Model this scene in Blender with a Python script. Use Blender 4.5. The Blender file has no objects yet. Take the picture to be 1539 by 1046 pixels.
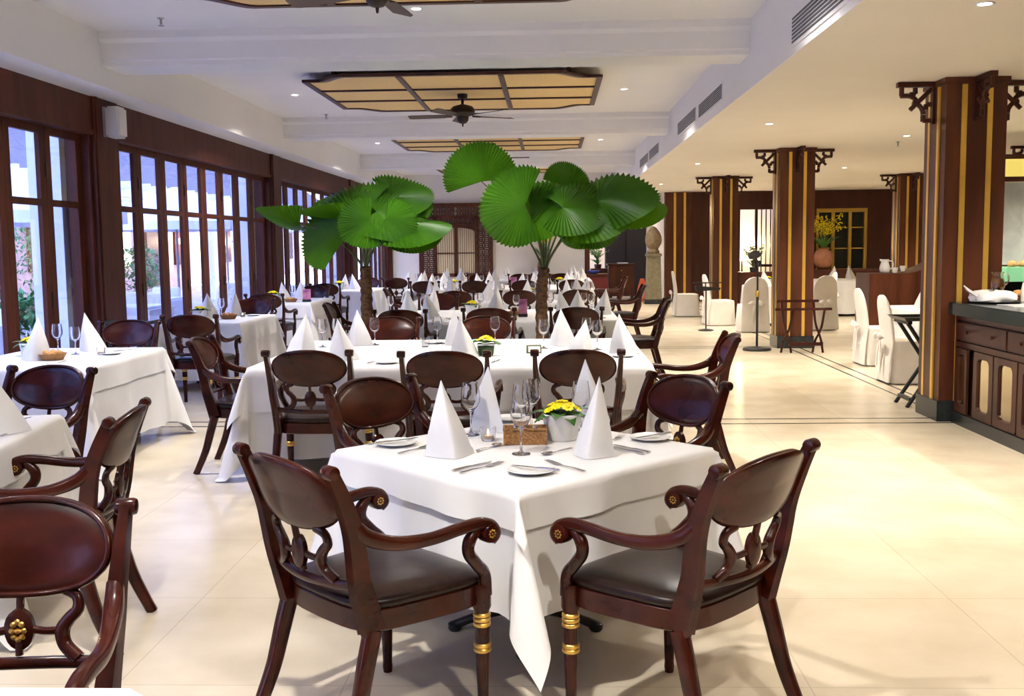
import bpy, bmesh, math, random
from mathutils import Vector, Matrix
S = bpy.context.scene
C = S.collection
PI = math.pi
R = math.radians

# ------------------------------------------------------------------ camera, world, exposure
CAMF, CAMH, YAW, PITCH, ROLL = 1569.4, 1.55, 0.0391, 0.098, 0.0121
_fw = Vector((-math.sin(YAW) * math.cos(PITCH), math.cos(YAW) * math.cos(PITCH), -math.sin(PITCH)))
_r0 = Vector((math.cos(YAW), math.sin(YAW), 0)); _u0 = _r0.cross(_fw)
_r = _r0 * math.cos(ROLL) - _u0 * math.sin(ROLL)
_u = _r0 * math.sin(ROLL) + _u0 * math.cos(ROLL)
cam = bpy.data.objects.new('camera', bpy.data.cameras.new('camera')); C.objects.link(cam)
cam.matrix_world = Matrix(((_r.x, _u.x, -_fw.x, 0), (_r.y, _u.y, -_fw.y, 0), (_r.z, _u.z, -_fw.z, CAMH), (0, 0, 0, 1)))
cam.data.sensor_width = 36; cam.data.sensor_fit = 'HORIZONTAL'; cam.data.lens = CAMF / 1539 * 36
cam.data.clip_start = 0.05; cam.data.clip_end = 200
S.camera = cam

def at(x, y, Y):
    """photo pixel at depth Y -> point"""
    d = _fw + _r * ((x - 769.5) / CAMF) - _u * ((y - 523) / CAMF)
    return Vector((0, 0, CAMH)) + d * (Y / d.y)

S.view_settings.view_transform = 'Standard'; S.view_settings.look = 'None'
S.view_settings.exposure = 0.42; S.view_settings.gamma = 1.0; S.view_settings.use_curve_mapping = False

W = bpy.data.worlds.new('dusk_sky'); S.world = W; W.use_nodes = True
wn = W.node_tree.nodes; wl = W.node_tree.links
bgn = wn['Background']
tc = wn.new('ShaderNodeTexCoord'); sx = wn.new('ShaderNodeSeparateXYZ'); rp = wn.new('ShaderNodeValToRGB')
wl.new(tc.outputs['Generated'], sx.inputs[0]); wl.new(sx.outputs['Z'], rp.inputs[0]); wl.new(rp.outputs[0], bgn.inputs[0])
rp.color_ramp.elements[0].position = 0.0; rp.color_ramp.elements[0].color = (0.56, 0.64, 1.0, 1)
rp.color_ramp.elements[1].position = 0.6; rp.color_ramp.elements[1].color = (0.26, 0.36, 0.95, 1)
bgn.inputs[1].default_value = 5.8

DL_HALL, DL_WARM = 365, 370       # watts of the downlights in the hall and under the low ceiling
COL_HALL, COL_WARM = (1.0, 0.945, 0.89), (1.0, 0.89, 0.74)

# ------------------------------------------------------------------ helpers
def spline(pts, n=8):
    P = [Vector(p) for p in pts]; out = []
    Q = [P[0] * 2 - P[1]] + P + [P[-1] * 2 - P[-2]]
    for i in range(1, len(Q) - 2):
        a, b, c, d = Q[i - 1], Q[i], Q[i + 1], Q[i + 2]
        for k in range(n):
            t = k / n
            out.append(0.5 * ((2 * b) + (c - a) * t + (2 * a - 5 * b + 4 * c - d) * t * t + (3 * b - a - 3 * c + d) * t ** 3))
    out.append(P[-1]); return out

def lerp_list(vals, n):
    out = []
    for i in range(n):
        t = i / (n - 1) * (len(vals) - 1); k = min(int(t), len(vals) - 2); f = t - k
        out.append(vals[k] * (1 - f) + vals[k + 1] * f)
    return out

class MB:
    def __init__(s): s.v = []; s.f = []
    def add(s, v, f):
        o = len(s.v); s.v += [tuple(p) for p in v]; s.f += [tuple(i + o for i in q) for q in f]; return s
    def box(s, x0, x1, y0, y1, z0, z1):
        return s.add([(x0, y0, z0), (x1, y0, z0), (x1, y1, z0), (x0, y1, z0), (x0, y0, z1), (x1, y0, z1), (x1, y1, z1), (x0, y1, z1)],
                     [(3, 2, 1, 0), (4, 5, 6, 7), (0, 1, 5, 4), (1, 2, 6, 5), (2, 3, 7, 6), (3, 0, 4, 7)])
    def rings(s, rings, closed=True, cap0=True, cap1=True):
        n = len(rings[0]); v = [p for r in rings for p in r]; f = []
        for i in range(len(rings) - 1):
            for j in range(n if closed else n - 1):
                a = i * n + j; b = i * n + (j + 1) % n
                f.append((a, b, b + n, a + n))
        if cap0: f.append(tuple(range(n - 1, -1, -1)))
        if cap1: f.append(tuple(range((len(rings) - 1) * n, len(rings) * n)))
        return s.add(v, f)
    def lathe(s, prof, n=24, c=(0, 0, 0), cap0=True, cap1=True, M=None):
        rr = []
        for r, z in prof:
            ring = []
            for k in range(n):
                a = 2 * PI * k / n
                p = Vector((r * math.cos(a), r * math.sin(a), z))
                if M: p = M @ p
                ring.append(p + Vector(c))
            rr.append(ring)
        return s.rings(rr, True, cap0, cap1)
    def tube(s, path, r, n=8, closed=False):
        path = [Vector(p) for p in path]; m = len(path)
        rr = r if isinstance(r, (list, tuple)) else [r] * m
        if len(rr) != m: rr = lerp_list(list(rr), m)
        rings = []; ref = None
        for i in range(m):
            if closed: T = path[(i + 1) % m] - path[i - 1]
            else: T = path[min(i + 1, m - 1)] - path[max(i - 1, 0)]
            T = T.normalized() if T.length > 1e-9 else Vector((0, 0, 1))
            if ref is None:
                ref = Vector((0, 0, 1)) if abs(T.z) < 0.9 else Vector((1, 0, 0))
            N = (ref - T * ref.dot(T)).normalized(); ref = N; B = T.cross(N)
            rings.append([path[i] + (N * math.cos(2 * PI * k / n) + B * math.sin(2 * PI * k / n)) * rr[i] for k in range(n)])
        if closed: rings.append(rings[0]); return s.rings(rings, True, False, False)
        return s.rings(rings)
    def sweep(s, path, sec, side=(1, 0, 0), scale=None):
        """sec: list of (a,b) in side / normal axes"""
        path = [Vector(p) for p in path]; m = len(path); side = Vector(side); rings = []
        sc = lerp_list(list(scale), m) if scale else [1] * m
        for i in range(m):
            T = (path[min(i + 1, m - 1)] - path[max(i - 1, 0)]).normalized()
            N = T.cross(side).normalized(); Sd = N.cross(T)
            rings.append([path[i] + (Sd * a + N * b) * sc[i] for a, b in sec])
        return s.rings(rings)
    def build(s, name, mat, parent=None, smooth=True, bevel=0, angle=35, merge=False):
        me = bpy.data.meshes.new(name); bm = bmesh.new()
        vs = [bm.verts.new(p) for p in s.v]
        for q in s.f:
            try: bm.faces.new([vs[i] for i in q])
            except ValueError: pass
        if merge: bmesh.ops.remove_doubles(bm, verts=bm.verts, dist=1e-5)
        bmesh.ops.recalc_face_normals(bm, faces=bm.faces)
        if bevel:
            bmesh.ops.bevel(bm, geom=list(bm.edges), offset=bevel, segments=2, affect='EDGES', clamp_overlap=True)
        bm.to_mesh(me); bm.free()
        if smooth:
            for p in me.polygons: p.use_smooth = True
            try: me.set_sharp_from_angle(angle=R(angle))
            except Exception: pass
        me.materials.append(mat)
        o = bpy.data.objects.new(name, me); C.objects.link(o)
        if parent is not None: o.parent = parent
        return o

def rrect(w, h, r=0.3, n=3):
    """rounded rectangle section"""
    out = []; rr = min(w, h) * r
    for cx, cy, a0 in ((w / 2 - rr, h / 2 - rr, 0), (-w / 2 + rr, h / 2 - rr, 90), (-w / 2 + rr, -h / 2 + rr, 180), (w / 2 - rr, -h / 2 + rr, 270)):
        for k in range(n + 1):
            a = R(a0 + 90 * k / n); out.append((cx + rr * math.cos(a), cy + rr * math.sin(a)))
    return out

NL = {}
def tag(o, label, cat, group=None, kind=None):
    if label:
        o['label'] = label
        nw = len(label.split())
        if not 4 <= nw <= 16: print('LABEL LEN', nw, label)
    if cat: o['category'] = cat
    if group: o['group'] = group
    if kind: o['kind'] = kind
    return o
def empty(name, loc=(0, 0, 0), rz=0):
    o = bpy.data.objects.new(name, None); C.objects.link(o); o.location = loc; o.rotation_euler = (0, 0, rz); o.empty_display_size = 0.1
    return o
def struct(o): o['kind'] = 'structure'; return o
CH = {}
def kids(o):
    if o.name not in CH: CH[o.name] = [c for c in C.objects if c.parent == o]
    return CH[o.name]
def copy_tree(o, parent=None):
    c = o.copy(); C.objects.link(c)
    if parent is not None: c.parent = parent
    for k in kids(o): copy_tree(k, c)
    return c
class Proto:
    """first use moves the prototype itself, later uses copy it with its parts"""
    def __init__(s, root): s.root = root; s.used = False; s.list(root)
    def list(s, o):
        for k in kids(o): s.list(k)
    def put(s, loc, rz=0, label=None, cat=None, group=None, scale=None):
        o = s.root if not s.used else copy_tree(s.root)
        s.used = True
        o.location = loc; o.rotation_euler = (0, 0, rz)
        if scale: o.scale = scale if isinstance(scale, tuple) else (scale,) * 3
        tag(o, label, cat, group); return o

# ------------------------------------------------------------------ materials
def mat(name, color=(.8, .8, .8), rough=.5, metal=0, spec=.5, coat=0, trans=0, emit=None, es=0, ior=1.45, sheen=0):
    m = bpy.data.materials.new(name); m.use_nodes = True
    b = m.node_tree.nodes['Principled BSDF']
    b.inputs['Base Color'].default_value = (*color, 1); b.inputs['Roughness'].default_value = rough
    b.inputs['Metallic'].default_value = metal; b.inputs['Specular IOR Level'].default_value = spec
    b.inputs['Coat Weight'].default_value = coat; b.inputs['Coat Roughness'].default_value = .12
    b.inputs['Transmission Weight'].default_value = trans; b.inputs['IOR'].default_value = ior
    b.inputs['Sheen Weight'].default_value = sheen
    if emit: b.inputs['Emission Color'].default_value = (*emit, 1); b.inputs['Emission Strength'].default_value = es
    return m
def noise_mat(name, c1, c2, scale=(8, 8, 8), rough=.5, spec=.5, coat=0, detail=4, bump=0, dist=0, metal=0, lo=.35, hi=.65, sheen=0):
    m = mat(name, c1, rough, metal, spec, coat, sheen=sheen); nt = m.node_tree; b = nt.nodes['Principled BSDF']
    t = nt.nodes.new('ShaderNodeTexCoord'); mp = nt.nodes.new('ShaderNodeMapping'); n = nt.nodes.new('ShaderNodeTexNoise'); r = nt.nodes.new('ShaderNodeValToRGB')
    mp.inputs['Scale'].default_value = scale; n.inputs['Scale'].default_value = 1; n.inputs['Detail'].default_value = detail; n.inputs['Distortion'].default_value = dist
    nt.links.new(t.outputs['Object'], mp.inputs[0]); nt.links.new(mp.outputs[0], n.inputs['Vector']); nt.links.new(n.outputs['Fac'], r.inputs[0])
    r.color_ramp.elements[0].position = lo; r.color_ramp.elements[0].color = (*c1, 1)
    r.color_ramp.elements[1].position = hi; r.color_ramp.elements[1].color = (*c2, 1)
    nt.links.new(r.outputs[0], b.inputs['Base Color'])
    if bump:
        bp = nt.nodes.new('ShaderNodeBump'); bp.inputs['Strength'].default_value = bump; bp.inputs['Distance'].default_value = .01
        nt.links.new(n.outputs['Fac'], bp.inputs['Height']); nt.links.new(bp.outputs[0], b.inputs['Normal'])
    return m
M = {}
M['wood'] = noise_mat('mahogany', (.013, .0015, .0007), (.054, .0076, .0026), (4, 4, 9), .25, .25, .14, dist=.3, lo=.3, hi=.75)
M['seat'] = noise_mat('brown_leather', (.010, .0046, .0036), (.018, .0085, .0066), (26, 26, 26), .30, .22, 0, bump=.06)
M['col'] = noise_mat('column_veneer', (.056, .0155, .0075), (.098, .029, .013), (7, 7, 1.2), .38, .3, .03, dist=.4)
M['frame'] = noise_mat('window_wood', (.050, .0135, .0075), (.088, .024, .013), (9, 9, 1.5), .5, .18, 0, dist=.3)
M['panelwood'] = noise_mat('dark_panel_wood', (.036, .0095, .0055), (.060, .017, .009), (6, 6, 1), .4, .3, 0)
M['cab'] = noise_mat('cabinet_wood', (.032, .0085, .005), (.056, .015, .0085), (7, 7, 2), .33, .35, .08)
M['brass'] = mat('brass_strip', (.80, .52, .10), .34, .65)
M['gold'] = mat('gold_ornament', (.75, .48, .12), .35, 1)
M['cloth'] = noise_mat('white_linen', (.70, .695, .69), (.75, .745, .74), (3, 3, 3), .85, .2, sheen=.15)
M['napkin'] = noise_mat('napkin_linen', (.75, .75, .76), (.80, .80, .80), (5, 5, 5), .8, .2)
M['cover'] = noise_mat('chair_cover_cotton', (.77, .73, .67), (.83, .79, .74), (4, 4, 4), .85, .2)
M['plaster'] = noise_mat('white_plaster', (.86, .85, .83), (.89, .88, .86), (.7, .7, .7), .8, .2)
M['lowceil'] = noise_mat('lamp_warmed_plaster', (.85, .79, .68), (.88, .82, .71), (.7, .7, .7), .8, .2)  # same white paint as the hall; warm lamp light is mixed into the colour
M['backwall'] = noise_mat('back_wall_plaster', (.74, .72, .69), (.78, .76, .73), (.9, .9, .9), .8, .2)
M['white'] = mat('white_plastic', (.75, .74, .72), .4)
M['porc'] = mat('white_porcelain', (.84, .84, .83), .15, 0, .5, .3)
M['silver'] = mat('steel_cutlery', (.62, .61, .60), .18, 1)
M['black'] = mat('black_metal', (.012, .012, .013), .4, 0, .5)
M['bronze'] = mat('fan_bronze', (.030, .022, .018), .38, .6)
M['blade'] = noise_mat('fan_blade_wood', (.055, .035, .025), (.08, .05, .035), (4, 20, 4), .5)
M['marble'] = noise_mat('dark_green_marble', (.007, .012, .012), (.026, .037, .034), (9, 9, 9), .16, .28, 0, detail=8, dist=1.2)
M['plinth'] = noise_mat('black_stone', (.010, .013, .015), (.022, .027, .028), (12, 12, 12), .25, .5)
M['dark'] = mat('dark_void', (.010, .008, .008), .7)
M['inlay'] = mat('black_inlay', (.025, .022, .020), .25)
M['rattan'] = noise_mat('woven_rattan', (.70, .50, .21), (.78, .58, .28), (60, 60, 60), .7, .2, bump=.15)
M['basket'] = noise_mat('woven_basket', (.20, .095, .035), (.38, .20, .085), (90, 90, 120), .7, .2, bump=.8)
M['bread'] = noise_mat('bread_crust', (.42, .20, .07), (.65, .38, .16), (30, 30, 30), .6, .3)
m = noise_mat('palm_leaf', (.016, .070, .002), (.045, .155, .005), (3, 3, 3), .42, .35); nt = m.node_tree
tl = nt.nodes.new('ShaderNodeBsdfTranslucent'); tl.inputs[0].default_value = (.12, .32, .006, 1); mm = nt.nodes.new('ShaderNodeMixShader'); mm.inputs[0].default_value = .34
nt.links.new(nt.nodes['Principled BSDF'].outputs[0], mm.inputs[1]); nt.links.new(tl.outputs[0], mm.inputs[2]); nt.links.new(mm.outputs[0], nt.nodes['Material Output'].inputs[0]); M['leaf'] = m
M['stem'] = noise_mat('palm_stalk', (.06, .085, .025), (.10, .12, .04), (10, 10, 10), .5)
M['trunk'] = noise_mat('palm_trunk', (.045, .024, .013), (.15, .080, .040), (22, 22, 40), .8, .2, bump=.8)
M['terra'] = noise_mat('terracotta', (.20, .075, .035), (.27, .105, .05), (8, 8, 8), .6)
M['yellow'] = mat('yellow_petals', (.92, .76, .012), .5, 0, .3)
M['green'] = noise_mat('small_leaves', (.025, .10, .012), (.06, .18, .03), (20, 20, 20), .45)
M['stone'] = noise_mat('carved_stone', (.17, .125, .070), (.26, .20, .12), (14, 14, 14), .85, .2, bump=.5)
M['pedestal'] = noise_mat('mossy_pedestal', (.16, .14, .085), (.22, .19, .12), (10, 10, 10), .85, .2, bump=.3)
M['orange'] = mat('orange_fabric', (.55, .08, .02), .7)
M['pink'] = noise_mat('pink_print', (.22, .05, .20), (.70, .30, .42), (9, 9, 9), .4)
M['grey'] = mat('grey_metal', (.35, .35, .36), .5)
M['ventdark'] = mat('vent_shadow', (.09, .09, .10), .6)
M['lamp'] = mat('downlight_lens', (1, 1, 1), .4, emit=(1, .93, .82), es=14)
M['flame'] = mat('candle_flame', (1, .7, .3), .5, emit=(1, .62, .22), es=9)
M['wax'] = mat('candle_wax', (.85, .72, .55), .5)
M['blind'] = noise_mat('cream_blind', (.66, .56, .38), (.74, .64, .45), (2, 2, 2), .8)
M['litwall'] = noise_mat('cream_wall', (.80, .72, .56), (.84, .76, .60), (1.2, 1.2, 1.2), .8, .2)
M['gilt'] = mat('gilt_window_frame', (.52, .34, .07), .4, .6)
M['night'] = mat('night_glass', (.012, .016, .014), .06, 0, .5)
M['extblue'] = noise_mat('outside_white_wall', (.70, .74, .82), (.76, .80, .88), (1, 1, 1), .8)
M['extwarm'] = noise_mat('outside_salmon_wall', (.55, .36, .28), (.62, .42, .32), (1, 1, 1), .8)
M['extgrey'] = noise_mat('outside_lilac_upper_wall', (.20, .20, .26), (.26, .26, .32), (.6, .6, .6), .8)
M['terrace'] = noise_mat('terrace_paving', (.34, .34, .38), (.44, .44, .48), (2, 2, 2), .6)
M['canvas'] = mat('umbrella_canvas', (.82, .83, .84), .8)
M['roof'] = noise_mat('outside_roof', (.10, .09, .10), (.16, .14, .15), (5, 5, 5), .7)
M['bush'] = noise_mat('bush_leaves', (.05, .20, .05), (.14, .40, .12), (9, 9, 9), .5)
M['marblepic'] = noise_mat('pale_marble', (.48, .50, .54), (.66, .68, .70), (1.6, 1.6, 1.6), .3, detail=9, dist=2.0)
M['lightbox'] = mat('lit_header_glass', (.6, .5, .12), .3, emit=(.75, .62, .16), es=.55)
M['warmlamp'] = mat('lamp_shade', (.9, .75, .45), .6, emit=(1, .74, .36), es=4)
M['mint'] = mat('mint_counter', (.20, .52, .32), .3)
M['mirror'] = mat('mirror_panel', (.62, .52, .34), .12, 1)
M['red'] = mat('deep_red', (.11, .008, .007), .5)
M['bluecloth'] = mat('blue_cloth', (.02, .04, .28), .6)

def glass_mat(name, tint=(1, 1, 1)):
    m = mat(name, tint, 0.0, 0, .5, 0, trans=1.0, ior=1.45); return m
M['glass'] = glass_mat('clear_glass')
m = bpy.data.materials.new('window_glass'); m.use_nodes = True; nt = m.node_tree
nt.nodes.remove(nt.nodes['Principled BSDF'])
tr = nt.nodes.new('ShaderNodeBsdfTransparent'); gl = nt.nodes.new('ShaderNodeBsdfGlossy'); fr = nt.nodes.new('ShaderNodeLayerWeight'); pw = nt.nodes.new('ShaderNodeMath'); ma = nt.nodes.new('ShaderNodeMath'); mx = nt.nodes.new('ShaderNodeMixShader')
tr.inputs[0].default_value = (.93, .95, .98, 1); gl.inputs['Roughness'].default_value = .02; 
pw.operation = 'POWER'; pw.inputs[1].default_value = 4; ma.operation = 'MULTIPLY_ADD'; ma.inputs[1].default_value = .5; ma.inputs[2].default_value = .03
fr.inputs[0].default_value = .5
nt.links.new(fr.outputs['Facing'], pw.inputs[0]); nt.links.new(pw.outputs[0], ma.inputs[0]); nt.links.new(ma.outputs[0], mx.inputs[0]); nt.links.new(tr.outputs[0], mx.inputs[1]); nt.links.new(gl.outputs[0], mx.inputs[2])
nt.links.new(mx.outputs[0], nt.nodes['Material Output'].inputs[0]); M['pane'] = m

# stone floor with fine joints
m = mat('cream_limestone', (.70, .62, .48), .22, 0, .5); nt = m.node_tree; b = nt.nodes['Principled BSDF']
t = nt.nodes.new('ShaderNodeTexCoord'); mp = nt.nodes.new('ShaderNodeMapping'); br = nt.nodes.new('ShaderNodeTexBrick')
mp.inputs['Location'].default_value = (1.57, .15, 0)
br.offset = 0; br.inputs['Scale'].default_value = 1; br.inputs['Brick Width'].default_value = .82; br.inputs['Row Height'].default_value = .925
br.inputs['Mortar Size'].default_value = .003; br.inputs['Mortar Smooth'].default_value = .2
br.inputs['Color1'].default_value = (.71, .63, .49, 1); br.inputs['Color2'].default_value = (.68, .60, .46, 1); br.inputs['Mortar'].default_value = (.56, .485, .37, 1)
n1 = nt.nodes.new('ShaderNodeTexNoise'); n1.inputs['Scale'].default_value = 2.2; n1.inputs['Detail'].default_value = 7
rr_ = nt.nodes.new('ShaderNodeValToRGB'); rr_.color_ramp.elements[0].position = .3; rr_.color_ramp.elements[0].color = (.74, .71, .66, 1); rr_.color_ramp.elements[1].position = .7
mxc = nt.nodes.new('ShaderNodeMixRGB'); mxc.blend_type = 'MULTIPLY'; mxc.inputs[0].default_value = .75
nt.links.new(t.outputs['Object'], mp.inputs[0]); nt.links.new(mp.outputs[0], br.inputs['Vector']); nt.links.new(t.outputs['Object'], n1.inputs['Vector'])
nt.links.new(n1.outputs['Fac'], rr_.inputs[0]); nt.links.new(br.outputs['Color'], mxc.inputs[1]); nt.links.new(rr_.outputs[0], mxc.inputs[2])
nt.links.new(mxc.outputs[0], b.inputs['Base Color']); M['floor'] = m

# ------------------------------------------------------------------ the room shell
XL, XS = -4.4, 1.77          # left wall face, soffit face
ZL, ZB, ZC, ZR = 3.02, 3.20, 3.50, 2.90
YB, YR = 28.9, 28.1          # back walls
Y0 = -6.0
XR = 12.0
struct(MB().box(XL - .3, XR, Y0, 33, -.12, 0).build('floor', M['floor'], smooth=False))
# hall ceiling and low ceiling
struct(MB().box(XL - .3, XS + .02, Y0, YB + .2, ZC, ZC + .1).build('ceiling', M['plaster'], smooth=False))
struct(MB().box(XS, XR, Y0, YB + .2, ZR, ZC + .1).build('ceiling_low', M['lowceil'], smooth=False))
# soffit face (same untinted plaster as the hall) and left soffit
struct(MB().box(XS - .012, XS, Y0, YB, ZR, ZC).build('trim_1', M['plaster'], smooth=False))
struct(MB().box(XL - .3, XL + .36, Y0, YB, ZL, ZC).build('trim_2', M['plaster'], smooth=False))
BEAMS = [-3.0, 3.05, 9.43, 15.85, 22.25]
for i, yb in enumerate(BEAMS):
    mb = MB()
    x0, x1 = XL + .36, XS - .012
    prof = [(yb, ZC), (yb, ZB + .235), (yb + .03, ZB + .20), (yb + .03, ZB + .05), (yb + .055, ZB + .04), (yb + .055, ZB),
            (yb + .54, ZB), (yb + .54, ZB + .04), (yb + .57, ZB + .05), (yb + .57, ZB + .20), (yb + .60, ZB + .235), (yb + .60, ZC)]
    mb.rings([[(x0, y, z) for y, z in prof], [(x1, y, z) for y, z in prof]])
    struct(mb.build('trim_%d' % (3 + i), M['plaster'], smooth=False))
# back wall of the hall (opening on its right)
OX0, OX1, OZ = .92, 3.0, 2.58
struct(MB().box(XL - .3, OX0, YB, YB + .2, 0, ZC).build('wall_back', M['backwall'], smooth=False))
struct(MB().box(OX0, XS + 1.3, YB, YB + .2, OZ, ZC).build('wall_above_opening', M['backwall'], smooth=False))
mb = MB(); mb.box(OX0 - .02, OX0 + .12, YB - .04, YB + .24, 0, OZ + .1); mb.box(OX0 + .12, OX1, YB - .04, YB + .24, OZ - .02, OZ + .1)
struct(mb.build('door_1', M['col'], smooth=False))
# lobby beyond the opening
struct(MB().box(OX0 - 1.5, XR, 32.9, 33, 0, ZC).build('wall_lobby', M['litwall'], smooth=False))
struct(MB().box(-.6, 3.1, YB + .2, 33, 2.95, 3.05).build('ceiling_lobby', M['lowceil'], smooth=False))
struct(MB().box(2.98, 3.1, YR, 33, 0, ZR).build('wall_lobby_right', M['litwall'], smooth=False))
# behind the camera and far right
struct(MB().box(XL - .3, XR, Y0 - .1, Y0, 0, ZC).build('wall_rear', M['litwall'], smooth=False))
struct(MB().box(XR, XR + .1, Y0, 33, 0, ZC).build('wall_right', M['litwall'], smooth=False))

# floor inlay: double black lines
k = 8
def inlay(x0, x1, y0, y1):
    global k
    k += 1
    struct(MB().box(x0, x1, y0, y1, 0, .0015).build('trim_%d' % k, M['inlay'], smooth=False))
inlay(3.445, 3.47, -2, 28); inlay(3.61, 3.635, -2, 28)
for yy in (9.16, 15.7, 22.1):
    inlay(XL + .1, 3.445, yy - .0, yy + .035); inlay(XL + .1, 3.445, yy - .24, yy - .205)

# left wall: posts, head beam, folding windows
POST = [(3.65, 4.2), (10.02, 10.58), (16.42, 16.98), (22.8, 23.36)]
k = 30
for y0, y1 in POST:
    mb = MB(); mb.box(XL - .28, XL + .02, y0, y1, 0, ZL); mb.box(XL - .28, XL + .035, y0 + .03, y0 + .07, 0, ZL)
    k += 1; struct(mb.build('trim_%d' % k, M['frame'], smooth=False))
bays = [(-2.2, 3.65, 8), (4.2, 10.02, 8), (10.58, 16.42, 8), (16.98, 22.8, 8), (23.36, 28.75, 8)]
struct(MB().box(XL - .3, XL, Y0, -2.2, 0, ZL).build('wall_left', M['plaster'], smooth=False))
struct(MB().box(XL - .3, XL, 28.75, YB, 0, ZL).build('wall_left_end', M['panelwood'], smooth=False))
for i, (y0, y1, n) in enumerate(bays):
    fr_ = MB()
    fr_.box(XL - .26, XL - .005, y0, y1, 2.68, ZL)                       # head beam
    fr_.box(XL - .27, XL + .01, y0, y1, 2.655, 2.70)
    fr_.box(XL - .24, XL - .02, y0, y0 + .05, 0, 2.66); fr_.box(XL - .24, XL - .02, y1 - .05, y1, 0, 2.66)
    wo = struct(fr_.build('window_%d' % (i + 1), M['frame'], smooth=False))
    w = (y1 - y0 - .1) / n
    for j in range(n):
        a, b = y0 + .05 + j * w, y0 + .05 + (j + 1) * w
        x0, x1 = XL - .142, XL - .102
        lf = MB()
        st = .105
        for bx in ((a + .004, a + st, .02, 2.655), (b - st, b - .004, .02, 2.655)): lf.box(x0, x1, bx[0], bx[1], bx[2], bx[3])
        lf.box(x0, x1, a + st, b - st, 2.585, 2.655); lf.box(x0, x1, a + st, b - st, 1.95, 2.01)
        lf.box(x0, x1, a + st, b - st, .02, .32)
        lo = lf.build('sash', M['frame'], wo, smooth=False)
        MB().box(XL - .128, XL - .122, a + st, b - st, .32, 2.585).build('pane', M['pane'], lo, smooth=False)
        if j % 2 == 0:
            hg = MB()
            hz = MB().box(x1, x1 + .012, b - .015, b + .015, 2.20, 2.33).box(x1, x1 + .012, b - .015, b + .015, 1.05, 1.18)
            hz.build('hinge', M['bronze'], lo, smooth=False)

# right back wall (dark panelling, lit niche, gilt window)
def bx(name, x0, x1, y0, y1, z0, z1, m, parent=None): return MB().box(x0, x1, y0, y1, z0, z1).build(name, m, parent, smooth=False)
struct(bx('wall_back_right', 3.0, 5.0, YR, YR + .3, 0, ZR, M['panelwood']))
struct(bx('wall_back_frieze', 5.0, XR, YR, YR + .3, 2.42, ZR, M['panelwood']))
struct(bx('wall_back_pier', 5.95, 7.0, YR, YR + .3, 0, 2.42, M['panelwood']))
struct(bx('wall_back_far_right', 8.35, XR, YR, YR + .3, 0, 2.42, M['panelwood']))
struct(bx('wall_back_dado', 7.0, 8.35, YR, YR + .3, 0, .75, M['panelwood']))
struct(bx('wall_niche', 4.8, 6.2, YR + 1.6, YR + 1.7, 0, ZR, M['litwall']))
mb = MB(); mb.box(5.40, 5.47, YR + .05, YR + .12, 0, 2.42)
for j in range(4): mb.box(5.56 + j * .12, 5.585 + j * .12, YR + .05, YR + .1, 0.35, 2.42)
mb.box(5.4, 5.95, YR + .05, YR + .1, .9, .97)
struct(mb.build('door_2', M['panelwood'], smooth=False))
wo = MB(); gy = YR + .06
wo.box(7.0, 8.35, gy, gy + .1, 2.32, 2.42); wo.box(7.0, 8.35, gy, gy + .1, .75, .83)
for x in (7.0, 7.42, 7.86, 8.27): wo.box(x, x + .08, gy, gy + .1, .83, 2.32)
for z in (1.9, 1.35):
    wo.box(7.0, 8.35, gy + .02, gy + .06, z, z + .03)
wob = struct(wo.build('window_6', M['gilt'], smooth=False)); bx('pane', 7.0, 8.35, gy + .11, gy + .13, .75, 2.42, M['night'], wob)
# vitrine in the dark panelling
vt = MB(); vt.box(4.22, 4.28, YR - .06, YR - .001, .2, 2.4); vt.box(4.62, 4.68, YR - .06, YR - .001, .2, 2.4); vt.box(4.28, 4.62, YR - .06, YR - .001, 2.32, 2.4); vt.box(4.28, 4.62, YR - .06, YR - .001, .2, .3)
for z in (.8, 1.2, 1.6, 2.0): vt.box(4.28, 4.62, YR - .05, YR - .001, z, z + .03)
vo = tag(vt.build('display_case', M['gilt'], smooth=False), 'narrow glazed display case in the dark back panelling', 'display case')
bx('glass_front', 4.28, 4.62, YR - .03, YR - .022, .3, 2.32, M['night'], vo)

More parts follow.
